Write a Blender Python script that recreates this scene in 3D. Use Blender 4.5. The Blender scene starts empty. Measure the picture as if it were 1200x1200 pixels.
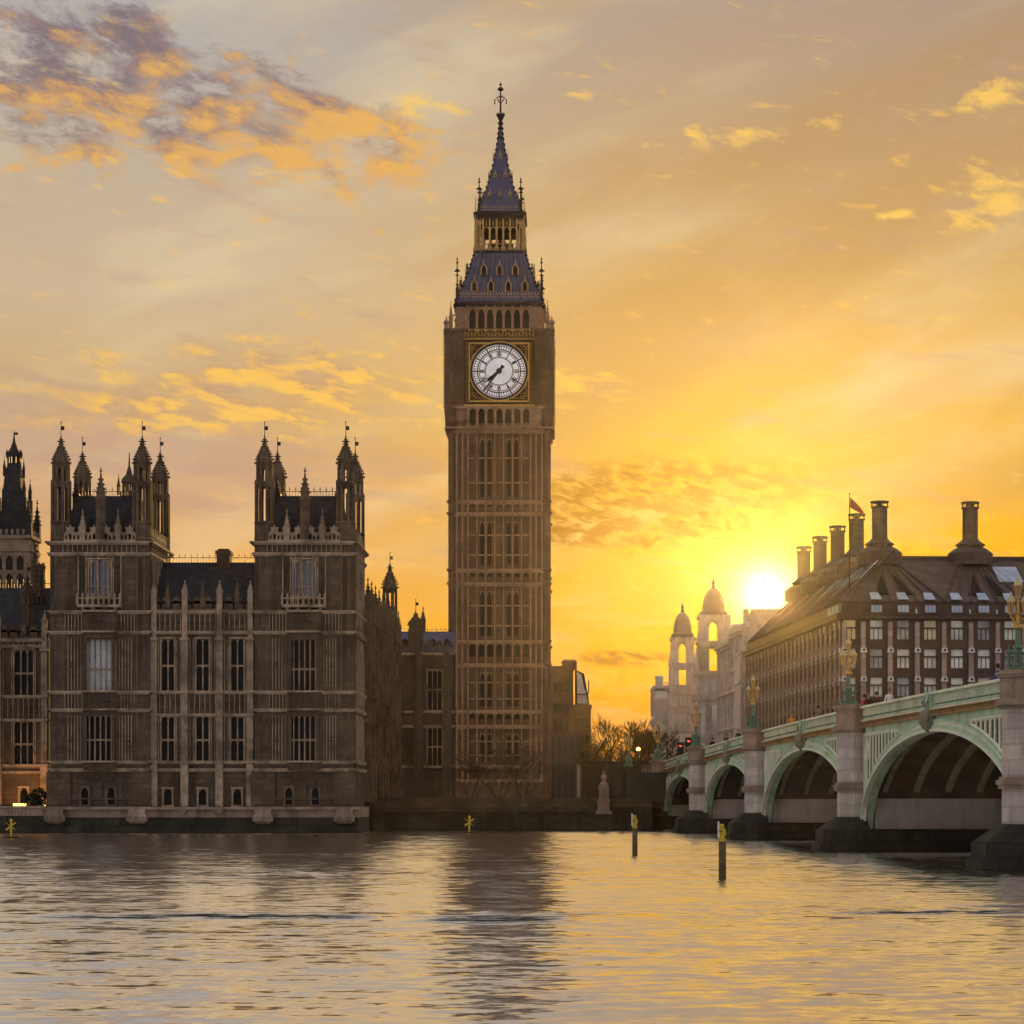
import bpy, math, random
from math import sin, cos, pi, radians, sqrt, atan2
from mathutils import Vector
R = random.Random(7)
C = bpy.context.scene.collection
SC = bpy.context.scene

# ------------------------------------------------------------------ camera
HC = 3.214                     # eye height above the river
FPX, PX, PY = 2800.0, 667.0, 935.0   # focal length and principal point of the 1200 px photograph
cam = bpy.data.cameras.new('camera'); camo = bpy.data.objects.new('camera', cam); C.objects.link(camo)
camo.location = (0, 0, HC); camo.rotation_euler = (pi/2, 0, 0)
cam.sensor_width = 36; cam.lens = FPX/1200*36
cam.shift_x = (600-PX)/1200; cam.shift_y = (PY-600)/1200
cam.clip_start = 0.5; cam.clip_end = 30000
SC.camera = camo
SC.view_settings.view_transform = 'Standard'; SC.view_settings.look = 'None'
SC.view_settings.exposure = 0.0; SC.view_settings.gamma = 1.0
SC.render.engine = 'CYCLES'
SC.cycles.use_denoising = True
SC.cycles.max_bounces = 6; SC.cycles.diffuse_bounces = 3; SC.cycles.glossy_bounces = 3
SC.cycles.transmission_bounces = 4; SC.cycles.volume_bounces = 0
SC.cycles.sample_clamp_indirect = 6

# ------------------------------------------------------------------ node helpers
class S:
    """a node socket with arithmetic"""
    def __init__(s, nt, o): s.nt, s.o = nt, o
    def m(s, op, b=None, c=None, clamp=False):
        n = s.nt.nodes.new('ShaderNodeMath'); n.operation = op; n.use_clamp = clamp
        for i, v in enumerate((s, b, c)):
            if v is None: continue
            if isinstance(v, S): s.nt.links.new(v.o, n.inputs[i])
            else: n.inputs[i].default_value = v
        return S(s.nt, n.outputs[0])
    def __add__(s, b): return s.m('ADD', b)
    __radd__ = __add__
    def __sub__(s, b): return s.m('SUBTRACT', b)
    def __mul__(s, b): return s.m('MULTIPLY', b)
    __rmul__ = __mul__
    def __truediv__(s, b): return s.m('DIVIDE', b)
    def neg(s): return s.m('MULTIPLY', -1.0)
    def exp(s): return S.k(s.nt, math.e).m('POWER', s)
    def smooth(s, a, b):
        n = s.nt.nodes.new('ShaderNodeMapRange'); n.interpolation_type = 'SMOOTHSTEP'
        s.nt.links.new(s.o, n.inputs[0]); n.inputs[1].default_value = a; n.inputs[2].default_value = b
        return S(s.nt, n.outputs[0])
    @staticmethod
    def k(nt, v):
        n = nt.nodes.new('ShaderNodeValue'); n.outputs[0].default_value = v; return S(nt, n.outputs[0])
def node(nt, t, **kw):
    n = nt.nodes.new(t)
    for k, v in kw.items(): setattr(n, k, v)
    return n
def xyz(nt, v):
    n = node(nt, 'ShaderNodeSeparateXYZ'); nt.links.new(v, n.inputs[0]); return [S(nt, o) for o in n.outputs]
def comb(nt, a, b, c=0.0):
    n = node(nt, 'ShaderNodeCombineXYZ')
    for i, v in enumerate((a, b, c)):
        if isinstance(v, S): nt.links.new(v.o, n.inputs[i])
        else: n.inputs[i].default_value = v
    return n.outputs[0]
def noise(nt, vec, scale, detail=4, rough=0.55, dist=0.0):
    n = node(nt, 'ShaderNodeTexNoise'); nt.links.new(vec, n.inputs['Vector'])
    n.inputs['Scale'].default_value = scale; n.inputs['Detail'].default_value = detail
    n.inputs['Roughness'].default_value = rough; n.inputs['Distortion'].default_value = dist
    return S(nt, n.outputs[0])
def mix(nt, f, a, b, blend='MIX'):
    n = node(nt, 'ShaderNodeMix', data_type='RGBA', blend_type=blend); n.clamp_factor = True
    for i, v in ((0, f), (6, a), (7, b)):
        if isinstance(v, S): nt.links.new(v.o, n.inputs[i])
        elif hasattr(v, 'is_output'): nt.links.new(v, n.inputs[i])
        elif i == 0: n.inputs[i].default_value = v
        else: n.inputs[i].default_value = (*v, 1)
    return n.outputs[2]
def ramp(nt, f, stops):
    n = node(nt, 'ShaderNodeValToRGB'); e = n.color_ramp.elements
    while len(e) < len(stops): e.new(0.5)
    for el, (p, c) in zip(e, stops): el.position = p; el.color = (*c, 1)
    nt.links.new(f.o, n.inputs[0]); return n.outputs[0]

# ------------------------------------------------------------------ sky and sun
SUN_AZ, SUN_EL = atan2(897-PX, FPX), math.atan((PY-697)/FPX)
world = bpy.data.worlds.new('World'); SC.world = world; world.use_nodes = True
W = world.node_tree; W.nodes.clear()
tc = node(W, 'ShaderNodeTexCoord')
dx, dy, dz = xyz(W, tc.outputs['Generated'])
K = FPX
az = dx.m('ARCTAN2', dy)                     # azimuth from +Y, radians
el = dz.m('ARCSINE')
a, e = az*K, el.m('ABSOLUTE')*K               # in units of 1/2800 rad
sd = (sin(SUN_AZ)*cos(SUN_EL), cos(SUN_AZ)*cos(SUN_EL), sin(SUN_EL))
cs = dx*sd[0] + dy*sd[1] + dz*sd[2]
sa, se = SUN_AZ*K, SUN_EL*K
da = a - sa; de = e - se
dist = (da*da + de*de).m('SQRT')
en = (e/1400.0).m('MINIMUM', 1.0)
left = ramp(W, en, [(0.0, (.80, .34, .06)), (.08, (.84, .40, .09)), (.15, (.88, .46, .13)), (.215, (.74, .43, .20)), (.27, (.60, .38, .25)),
                    (.33, (.62, .42, .22)), (.41, (.62, .48, .33)), (.50, (.56, .455, .34)), (.60, (.475, .445, .415)), (.74, (.43, .425, .43)), (1.0, (.44, .42, .41))])
right = ramp(W, en, [(0.0, (.90, .27, .022)), (.07, (.92, .30, .015)), (.14, (.90, .37, .018)), (.22, (.82, .42, .045)), (.30, (.76, .43, .09)),
                     (.36, (.76, .47, .16)), (.45, (.63, .415, .19)), (.55, (.54, .38, .235)), (.63, (.47, .36, .275)), (.80, (.46, .37, .31)), (1.0, (.44, .39, .36))])
def gauss(ca, ce, ra, re, rot=0.0):
    u = (a - (ca-PX)); v = (e - (PY-ce))
    if rot: u, v = u*cos(rot) + v*sin(rot), v*cos(rot) - u*sin(rot)
    return ((u/ra)*(u/ra) + (v/re)*(v/re)).neg().exp()
fa = a.smooth(-480, 180)
col = mix(W, fa, left, right)
# slanting veil of thin cloud
vv = comb(W, (a*0.93 + e*0.36)*0.0016, (e*0.93 - a*0.30)*0.0062)
veil = noise(W, vv, 1.6, 4, .5, .4)
col = mix(W, veil.smooth(.45, .72)*0.52, col, (.80, .66, .42))
vv2 = comb(W, (a*0.9+e*0.4)*0.0011 + 3.7, (e*0.9 - a*0.36)*0.0034)
veil2 = noise(W, vv2, 1.5, 3, .5, .3)
col = mix(W, veil2.smooth(.46, .64)*fa*0.62, col, (.55, .325, .13))
col = mix(W, gauss(1230, 60, 420, 150, .25)*0.5, col, (.40, .27, .19))
vv3 = comb(W, a*0.0012 + 9.1, e*0.009)
st = noise(W, vv3, 2.0, 4, .55, .2)
col = mix(W, st.smooth(.5, .72)*e.smooth(520, 250)*0.5, col, (.95, .66, .26))
def density(scale, ox, off=(0, 0), sy=2.15, detail=6, rough=.6):
    return noise(W, comb(W, (a+off[0])*scale + ox, (e+off[1] + (a+off[0])*.16)*scale*sy), 1.0, detail, rough, .35)
# broken cumulus bank high on the left, lit from below right
mk = (gauss(60, 130, 150, 90) + gauss(230, 160, 190, 85, -.12) + gauss(430, 190, 120, 62)*0.9 + gauss(215, 5, 70, 16)*.8).m('MINIMUM', 1.0)
d0 = density(.0118, 2.3, rough=.68); d1 = density(.0118, 2.3, (18, -24), rough=.6)
cov = (d0 + mk*0.30).smooth(.63, .86)
lit = (d0 - d1)*3.6 + (e*-.0055 + a*.0012 + 5.05)
cc = mix(W, lit.smooth(-.05, 1.0), (.19, .14, .175), (1.0, .56, .14))
cc = mix(W, lit.smooth(-.3, .45)*0.45, cc, (.62, .34, .17))
col = mix(W, cov*0.92, col, cc)
# small bright puffs, right edge and lower left
mk2 = (gauss(1150, 150, 50, 22) + gauss(1160, 262, 60, 46) + gauss(870, 178, 90, 13, .1) + gauss(685, 133, 22, 8) + gauss(500, 148, 45, 17) + gauss(1050, 270, 26, 7)).m('MINIMUM', 1.0)
d2 = density(.020, 8.4, sy=2.4, detail=4)
col = mix(W, (d2 + mk2*0.3).smooth(.62, .88)*0.85, col, (1.0, .64, .19))
mk3 = (gauss(330, 455, 210, 46) + gauss(180, 500, 170, 26) + gauss(690, 460, 60, 22)).m('MINIMUM', 1.0)
d3 = density(.016, 5.1, sy=3.0, detail=5)
d3b = density(.016, 5.1, (10, -14), sy=3.0, detail=5)
c3 = mix(W, ((d3-d3b)*4.0 + .45).smooth(0, .9), (.56, .34, .20), (1.0, .60, .16))
col = mix(W, (d3 + mk3*0.28).smooth(.58, .84)*0.85, col, c3)
# mauve low bank on the left
mk4 = (gauss(200, 560, 300, 55) + gauss(30, 500, 130, 36)).m('MINIMUM', 1.0)
d4 = density(.006, 1.1, sy=5.0, detail=4)
col = mix(W, (d4 + mk4*0.25).smooth(.52, .80)*0.6, col, (.52, .34, .26))
# mackerel band right of the clock tower
mk5 = (gauss(790, 578, 170, 36) + gauss(720, 622, 150, 22)*0.9 + gauss(730, 772, 60, 9)*1.1).m('MINIMUM', 1.0)
d5 = density(.034, 3.3, sy=2.6, detail=5, rough=.62)
col = mix(W, mk5.smooth(.05, .75)*(d5*1.8 - .42).smooth(.22, .66)*0.95, col, (.27, .10, .008))
# glow of the low sun through the air
def add(c0, f, c1):
    v = node(W, 'ShaderNodeVectorMath', operation='SCALE'); v.inputs[0].default_value = c1; W.links.new(f.o, v.inputs['Scale'])
    w = node(W, 'ShaderNodeVectorMath', operation='ADD'); W.links.new(c0, w.inputs[0]); W.links.new(v.outputs[0], w.inputs[1])
    return w.outputs[0]
col = add(col, (dist/180.0).neg().exp(), (.16, .085, .0))
col = add(col, (dist/62.0).neg().exp(), (.70, .50, .12))
col = add(col, (dist/16.0).neg().exp(), (7.0, 6.0, 3.4))
# the sky away from the sunset: dusk blue grey
back = ramp(W, (el/1.5708).m('ABSOLUTE'), [(0, (.56, .46, .41)), (.15, (.57, .505, .47)), (.5, (.49, .465, .475)), (1, (.40, .40, .44))])
col = mix(W, cs.smooth(.0, .78), back, col)
sky = node(W, 'ShaderNodeTexSky', sky_type='NISHITA', sun_disc=False, sun_elevation=SUN_EL, sun_rotation=SUN_AZ)
sky.air_density = 1.2; sky.dust_density = 2.0
bg1 = node(W, 'ShaderNodeBackground'); W.links.new(sky.outputs[0], bg1.inputs[0]); bg1.inputs[1].default_value = 0.05
hs = node(W, 'ShaderNodeHueSaturation'); hs.inputs['Saturation'].default_value = 1.08; hs.inputs['Fac'].default_value = 1.0; W.links.new(col, hs.inputs['Color']); col = hs.outputs[0]
bg2 = node(W, 'ShaderNodeBackground'); W.links.new(col, bg2.inputs[0]); bg2.inputs[1].default_value = 1.0
mx = node(W, 'ShaderNodeMixShader'); mx.inputs[0].default_value = 0.94      # thin cloud veils all but a little of the clear sky
W.links.new(bg1.outputs[0], mx.inputs[1]); W.links.new(bg2.outputs[0], mx.inputs[2])
wo = node(W, 'ShaderNodeOutputWorld'); W.links.new(mx.outputs[0], wo.inputs[0])
sun = bpy.data.lights.new('sun', 'SUN'); sun.energy = 4.0; sun.angle = radians(.6); sun.color = (1.0, .56, .15)
suno = bpy.data.objects.new('sun', sun); C.objects.link(suno)
suno.rotation_euler = Vector(sd).to_track_quat('Z', 'Y').to_euler()
suno.location = (200, 400, 200)

# ------------------------------------------------------------------ materials
def mat(name, base, rough=.8, metal=0.0, var=.25, vscale=.6, dirt=None, dirt_amt=.5, course=0.0, streak=False, bump=.15, bscale=6.0, spec=.3, trans=0.0, fine=True):
    m = bpy.data.materials.new(name); m.use_nodes = True; nt = m.node_tree
    b = nt.nodes['Principled BSDF']
    b.inputs['Roughness'].default_value = rough; b.inputs['Metallic'].default_value = metal
    b.inputs['Specular IOR Level'].default_value = spec
    t = node(nt, 'ShaderNodeTexCoord'); v = t.outputs['Object']
    x, y, z = xyz(nt, v)
    n1 = noise(nt, v, vscale, 5, .6)
    dark = tuple(c*(1-var) for c in base); lite = tuple(min(1, c*(1+var)) for c in base)
    c = mix(nt, n1.smooth(.3, .7), dark, lite)
    h = noise(nt, v, bscale, 3, .6)
    if fine:
        c = mix(nt, h.smooth(.35, .7)*.35, c, tuple(q*.6 for q in base))
    if dirt:
        n2 = noise(nt, comb(nt, x, y, z*.12) if streak else v, .8 if streak else .35, 5, .62)
        c = mix(nt, n2.smooth(.46, .66)*dirt_amt, c, dirt)
    if course:
        fz = (z/course).m('FRACT'); ln = fz.smooth(0, .10)*fz.smooth(1, .90)
        # staggered upright joints and a tone per block
        row = (z/course).m('FLOOR')
        ux = (x + y)/(course*2.2) + row*.37
        fx = ux.m('FRACT'); ln = ln*fx.smooth(0, .05)*fx.smooth(1, .95)
        wn = node(nt, 'ShaderNodeTexWhiteNoise', noise_dimensions='2D'); nt.links.new(comb(nt, row, ux.m('FLOOR')), wn.inputs['Vector'])
        c = mix(nt, S(nt, wn.outputs[0])*.55, c, tuple(q*.55 for q in base))
        c = mix(nt, (ln*-1.0 + 1.0)*.45, c, tuple(q*.45 for q in base))
        h = h*.5 + ln
    nt.links.new(c, b.inputs['Base Color'])
    if bump:
        bn = node(nt, 'ShaderNodeBump'); bn.inputs['Strength'].default_value = bump; bn.inputs['Distance'].default_value = .05
        nt.links.new(h.o, bn.inputs['Height']); nt.links.new(bn.outputs[0], b.inputs['Normal'])
    return m
def emis(name, color, strength, base=None):
    m = mat(name, base or color, .5, bump=0, fine=False, var=.08); b = m.node_tree.nodes['Principled BSDF']
    b.inputs['Emission Color'].default_value = (*color, 1); b.inputs['Emission Strength'].default_value = strength
    return m
def glass(name, base, rough=.08, var=.3, vs=.35):
    m = mat(name, base, rough, 0, var, vs, bump=.04, bscale=1.5, spec=.9, fine=False); return m
M = {}
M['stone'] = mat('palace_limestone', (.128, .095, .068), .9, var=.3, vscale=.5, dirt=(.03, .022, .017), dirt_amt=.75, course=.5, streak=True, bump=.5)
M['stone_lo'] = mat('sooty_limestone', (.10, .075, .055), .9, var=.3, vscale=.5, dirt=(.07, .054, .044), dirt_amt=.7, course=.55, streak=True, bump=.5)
M['trim'] = mat('lit_carved_limestone', (.40, .315, .235), .9, var=.3, vscale=1.2, dirt=(.085, .065, .05), dirt_amt=.75, bump=.3)  # paler than the wall stone: highlights on rib edges put into the colour
M['spire'] = mat('weathered_spire_stone', (.15, .108, .076), .9, var=.3, vscale=1.0, dirt=(.05, .036, .026), dirt_amt=.8, bump=.3)
M['tstone'] = mat('tower_limestone', (.18, .112, .076), .9, var=.3, vscale=.4, dirt=(.075, .04, .027), dirt_amt=.6, course=.6, streak=True, bump=.4)
M['ttrim'] = mat('lit_tower_carved_stone', (.41, .27, .185), .9, var=.2, vscale=1.2, dirt=(.13, .076, .05), dirt_amt=.5, bump=.3)  # paler than the shaft: light on ribs against shaded recesses, as colour
M['slot'] = mat('dark_recess_shade', (.028, .022, .02), .9, bump=0)  # near black, paints the shade inside openings and recesses
M['slate'] = mat('dark_slate', (.045, .047, .058), .8, var=.35, vscale=1.5, course=.35, bump=.4, spec=.15)
M['iron_blue'] = mat('blue_cast_iron_roof', (.066, .085, .195), .5, metal=.0, var=.2, vscale=.8, course=.8, bump=.4, dirt=(.16, .15, .2), dirt_amt=.4, streak=True, spec=.5)
M['iron'] = mat('dark_ironwork', (.035, .03, .03), .5, metal=.5, bump=0)
M['gold'] = mat('gilding', (.58, .37, .11), .4, metal=.7, var=.2, vscale=3, bump=0)
M['goldstone'] = mat('gilded_stone', (.52, .35, .14), .6, metal=.2, var=.25, vscale=2, bump=.1)
M['panel'] = mat('dark_gilt_panel', (.045, .026, .012), .6, metal=.0, var=.3, vscale=3, bump=.1)
M['dial'] = emis('opal_dial_glass', (.88, .86, .90), .34, (.75, .73, .74))
M['black'] = mat('black_enamel', (.012, .012, .016), .4, bump=0)
M['glass'] = glass('old_dark_glass', (.010, .011, .013), .2); M['glass'].node_tree.nodes['Principled BSDF'].inputs['Specular IOR Level'].default_value = .10
M['glass_pale'] = glass('glass_with_drawn_blinds', (.42, .47, .56), .25, .25, 1.0)
M['glass_blue'] = glass('glass_blue', (.10, .13, .22), .12)
M['algae'] = mat('tidal_stained_stone', (.045, .042, .03), .85, var=.45, vscale=.5, dirt=(.014, .014, .01), dirt_amt=.85, course=.6, streak=True, bump=.6)
M['granite'] = mat('pale_granite', (.62, .56, .52), .85, var=.2, vscale=.7, dirt=(.26, .21, .18), dirt_amt=.6, course=.7, streak=True, bump=.35)
M['granite_d'] = mat('weathered_granite_cap', (.34, .26, .205), .85, var=.25, vscale=.9, dirt=(.09, .065, .05), dirt_amt=.6, streak=True, bump=.3)
M['mint'] = mat('sage_green_paint', (.47, .68, .51), .5, var=.12, vscale=.8, dirt=(.24, .26, .17), dirt_amt=.6, streak=True, bump=.12, spec=.4)
M['lamphood'] = mat('skylit_gilt_hood', (.62, .50, .30), .4, metal=.3, var=.15, vscale=5, bump=0)  # gilt paled to put the brightness of the sky into the hoods
M['mint_l'] = mat('sunlit_pale_green_paint', (.76, .82, .66), .5, var=.12, vscale=.8, dirt=(.45, .45, .33), dirt_amt=.4, bump=.12, spec=.4)  # pale mouldings, and lightened to carry the sun on the handrail
M['ochre'] = mat('gilded_ochre_paint', (.33, .20, .075), .5, var=.25, vscale=2, dirt=(.12, .07, .03), dirt_amt=.5, bump=.2)
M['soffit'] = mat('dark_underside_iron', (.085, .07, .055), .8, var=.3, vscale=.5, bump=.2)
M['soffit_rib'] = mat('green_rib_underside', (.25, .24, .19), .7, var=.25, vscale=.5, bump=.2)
M['pierwall'] = mat('rendered_pier_wall', (.52, .48, .45), .85, var=.2, vscale=.4, dirt=(.2, .17, .14), dirt_amt=.55, streak=True, bump=.3)
M['asphalt'] = mat('asphalt', (.05, .05, .05), .9, var=.2, bump=.2)
M['pave'] = mat('paving', (.22, .2, .18), .9, var=.2, bump=.2)
M['ground'] = mat('ground_grass_and_gravel', (.07, .065, .04), .95, var=.35, vscale=.1, bump=.3)
M['bronze'] = mat('bronze_cladding', (.102, .068, .05), .5, metal=.1, var=.2, vscale=.6, bump=.1)
M['bronze_d'] = mat('dark_bronze_roof', (.135, .095, .078), .55, metal=.1, var=.25, vscale=.6, course=.9, bump=.5)
M['pinkstone'] = mat('pink_sandstone', (.47, .36, .33), .8, var=.15, vscale=.8, course=.9, bump=.2)
M['white'] = mat('white_casting', (.75, .74, .72), .5, var=.08, bump=0)
M['glass_off'] = glass('office_glass', (.70, .76, .78), .12, .35, .28)  # reflected sky put into the pale base colour
M['glass_warm'] = glass('office_glass_warm_reflection', (.66, .60, .40), .12, .3, .3)  # warm reflections put into the pane colour
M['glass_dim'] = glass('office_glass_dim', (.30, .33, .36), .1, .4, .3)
M['glass_sky'] = glass('rooflight_glass', (.36, .47, .66), .1, .2, .5)
M['portland'] = mat('portland_stone', (.74, .67, .65), .85, var=.15, vscale=.5, dirt=(.33, .27, .24), dirt_amt=.5, course=.7, streak=True, bump=.3)
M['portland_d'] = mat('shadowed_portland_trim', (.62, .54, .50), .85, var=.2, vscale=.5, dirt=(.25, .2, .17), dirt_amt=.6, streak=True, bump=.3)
M['tan'] = mat('tan_limestone', (.34, .255, .195), .9, var=.2, vscale=.7, dirt=(.16, .11, .085), dirt_amt=.5, course=.5, streak=True, bump=.3)
M['lead'] = mat('lead_dome', (.33, .25, .19), .6, var=.2, vscale=.8, bump=.2)
M['brick'] = mat('brown_brick', (.115, .07, .05), .9, var=.25, vscale=.6, course=.3, bump=.4)
M['render'] = mat('white_render', (.72, .72, .78), .8, var=.1, bump=.1)
M['hoard'] = mat('grey_hoarding_sheet', (.085, .083, .105), .7, var=.1, vscale=.2, bump=.05)
M['bark'] = mat('bark', (.075, .052, .036), .95, var=.3, vscale=2, bump=.3)
M['twig'] = mat('twigs', (.085, .055, .036), .95, var=.3, vscale=2, bump=0)
M['leaf'] = mat('dark_evergreen_leaves', (.035, .045, .02), .8, var=.4, vscale=3, bump=0)
M['yellow'] = mat('chipped_yellow_paint', (.62, .44, .04), .55, var=.2, vscale=4, dirt=(.2, .15, .03), dirt_amt=.5, bump=.2)
M['timber'] = mat('wet_timber_pile', (.13, .10, .05), .75, var=.4, vscale=3, dirt=(.03, .028, .015), dirt_amt=.7, bump=.5)
M['lampgreen'] = mat('lamp_green_paint', (.11, .20, .14), .45, var=.15, vscale=3, bump=.05)
def lantern_glass():
    m = bpy.data.materials.new('sunlit_lantern_glass'); m.use_nodes = True; nt = m.node_tree; nt.nodes.clear()
    t = node(nt, 'ShaderNodeBsdfTranslucent'); t.inputs[0].default_value = (.95, .66, .16, 1)  # golden glow of the sun put into the colour of unlit glass
    d = node(nt, 'ShaderNodeBsdfPrincipled'); d.inputs['Base Color'].default_value = (.32, .21, .06, 1); d.inputs['Roughness'].default_value = .12
    tex = node(nt, 'ShaderNodeTexCoord'); nn = noise(nt, tex.outputs['Object'], 5, 2)
    x = node(nt, 'ShaderNodeMixShader'); nt.links.new((nn*.5+.35).o, x.inputs[0])
    nt.links.new(t.outputs[0], x.inputs[1]); nt.links.new(d.outputs[0], x.inputs[2])
    o = node(nt, 'ShaderNodeOutputMaterial'); nt.links.new(x.outputs[0], o.inputs[0]); return m
M['lantern'] = lantern_glass()
M['red_on'] = emis('red_signal_lens', (1, .06, .03), 3.0, (.5, .03, .02))
M['amber_on'] = emis('sodium_lamp_globe', (1, .5, .12), 5.0, (.8, .5, .2))
M['flood_on'] = emis('floodlight_lens', (1, .62, .12), 4.0, (.9, .6, .2))

# ------------------------------------------------------------------ mesh building
class MB:
    def __init__(s, T=None): s.v, s.f, s.m, s.T = [], [], [], T
    def add(s, vs, fs, m=0):
        o = len(s.v); T = s.T
        s.v += [T(*p) for p in vs] if T else vs
        s.f += [tuple(i+o for i in f) for f in fs]; s.m += [m]*len(fs)
    def box(s, x0, x1, y0, y1, z0, z1, m=0):
        s.add([(x0,y0,z0),(x1,y0,z0),(x1,y1,z0),(x0,y1,z0),(x0,y0,z1),(x1,y0,z1),(x1,y1,z1),(x0,y1,z1)],
              [(3,2,1,0),(4,5,6,7),(0,1,5,4),(1,2,6,5),(2,3,7,6),(3,0,4,7)], m)
    def loft(s, rings, m=0, caps=True):
        n = len(rings[0]); vs = [p for r in rings for p in r]; fs = []
        for k in range(len(rings)-1):
            for i in range(n):
                j = (i+1) % n; fs.append((k*n+i, k*n+j, (k+1)*n+j, (k+1)*n+i))
        if caps: fs.append(tuple(range(n-1, -1, -1))); q = (len(rings)-1)*n; fs.append(tuple(q+i for i in range(n)))
        s.add(vs, fs, m)
    def prism(s, poly, z0, z1, m=0): s.loft([[(x, y, z0) for x, y in poly], [(x, y, z1) for x, y in poly]], m)
    def lathe(s, cx, cy, prof, n=8, m=0, rot=None, sx=1, sy=1):
        rot = pi/n if rot is None else rot
        s.loft([[(cx+sx*max(r, 1e-4)*cos(rot+2*pi*i/n), cy+sy*max(r, 1e-4)*sin(rot+2*pi*i/n), z) for i in range(n)] for r, z in prof], m)
    def extr(s, poly, y0, y1, m=0):      # polygon in (x,z) pushed from y0 to y1
        s.loft([[(x, y0, z) for x, z in poly], [(x, y1, z) for x, z in poly]], m)
    def tube(s, pts, r0, r1=None, n=5, m=0):
        r1 = r0 if r1 is None else r1; rings = []
        for k, p in enumerate(pts):
            p = Vector(p); q = Vector(pts[min(k+1, len(pts)-1)]) - Vector(pts[max(k-1, 0)])
            q = q.normalized() if q.length > 1e-9 else Vector((0, 0, 1))
            u = q.orthogonal().normalized() if abs(q.z) > .9 else q.cross(Vector((0, 0, 1))).normalized(); w = q.cross(u)
            r = r0 + (r1-r0)*k/max(1, len(pts)-1)
            rings.append([tuple(p + u*r*cos(2*pi*i/n) + w*r*sin(2*pi*i/n)) for i in range(n)])
        s.loft(rings, m)
    def octa(s, x, y, z, r, h=None, m=0):
        h = h or r
        s.add([(x+r,y,z),(x,y+r,z),(x-r,y,z),(x,y-r,z),(x,y,z+h),(x,y,z-h)], [(0,1,4),(1,2,4),(2,3,4),(3,0,4),(1,0,5),(2,1,5),(3,2,5),(0,3,5)], m)
    # wall sheet with real openings: front faces at depth d0, reveals back to d1
    def pierced(s, u0, u1, z0, z1, ops, d0, d1, m=0):
        us = sorted({u0, u1, *[q for o in ops for q in o[:2]]}); zs = sorted({z0, z1, *[q for o in ops for q in o[2:4]]})
        us = [q for q in us if u0-1e-6 <= q <= u1+1e-6]; zs = [q for q in zs if z0-1e-6 <= q <= z1+1e-6]
        for i in range(len(us)-1):
            for j in range(len(zs)-1):
                cu, cz = (us[i]+us[i+1])/2, (zs[j]+zs[j+1])/2
                if any(o[0] < cu < o[1] and o[2] < cz < o[3] for o in ops): continue
                s.add([(us[i],d0,zs[j]),(us[i+1],d0,zs[j]),(us[i+1],d0,zs[j+1]),(us[i],d0,zs[j+1])], [(0,1,2,3)], m)
        for (p, q, r, t) in [o[:4] for o in ops]:
            s.add([(p,d0,r),(q,d0,r),(q,d0,t),(p,d0,t),(p,d1,r),(q,d1,r),(q,d1,t),(p,d1,t)], [(0,1,5,4),(1,2,6,5),(2,3,7,6),(3,0,4,7)], m)
    # the two spandrels above a pointed arch in the rectangle u0..u1, z0..z1
    def arch(s, u0, u1, z0, z1, d0, d1, m=0, n=5):
        w = u1-u0; c = (u0+u1)/2
        pts = [(u0 + (c-u0)*(1-cos(pi/2*k/n))**.85, z0+(z1-z0)*sin(pi/2*k/n)) for k in range(n+1)]
        s.extr([(u0, z1)] + pts[:-1] + [(c, z1)], d0, d1, m)
        s.extr([(2*c-x, z) for x, z in ([(u0, z1)] + pts[:-1] + [(c, z1)])], d0, d1, m)
    def ribs(s, u0, u1, z0, z1, n, w=.07, p=.09, d=0.0, m=0, ends=True):
        for k in range(n):
            u = u0 + (u1-u0)*((k/(n-1)) if ends and n > 1 else (k+.5)/n)
            s.box(u-w/2, u+w/2, d-p, d+.02, z0, z1, m)

def thing(name, label, cat, loc=(0, 0, 0), rz=0.0, group=None, kind=None):
    o = bpy.data.objects.new(name, None); C.objects.link(o); o.location = loc; o.rotation_euler = (0, 0, rz)
    tag(o, label, cat, group, kind); return o
def tag(o, label=None, cat=None, group=None, kind=None):
    for k, v in (('label', label), ('category', cat), ('group', group), ('kind', kind)):
        if v: o[k] = v
    return o
def obj(name, mb, mats, parent=None, smooth=False, loc=(0, 0, 0)):
    me = bpy.data.meshes.new(name); me.from_pydata([tuple(p) for p in mb.v], [], mb.f); me.update()
    for mm in (mats if isinstance(mats, (list, tuple)) else [mats]): me.materials.append(M[mm] if isinstance(mm, str) else mm)
    me.polygons.foreach_set('material_index', mb.m)
    if smooth: me.polygons.foreach_set('use_smooth', [True]*len(me.polygons))
    o = bpy.data.objects.new(name, me); C.objects.link(o); o.parent = parent; o.location = loc
    return o
KIDS = {}
def copy_tree(o, parent=None):
    c = o.copy(); C.objects.link(c); c.parent = parent
    for ch in list(o.children): copy_tree(ch, c)
    return c
class At:
    """metres at a given distance from the photograph's pixels"""
    def __init__(s, D): s.D, s.k = D, D/FPX
    def x(s, px): return (px-PX)*s.k
    def z(s, py): return HC + (PY-py)*s.k
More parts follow.
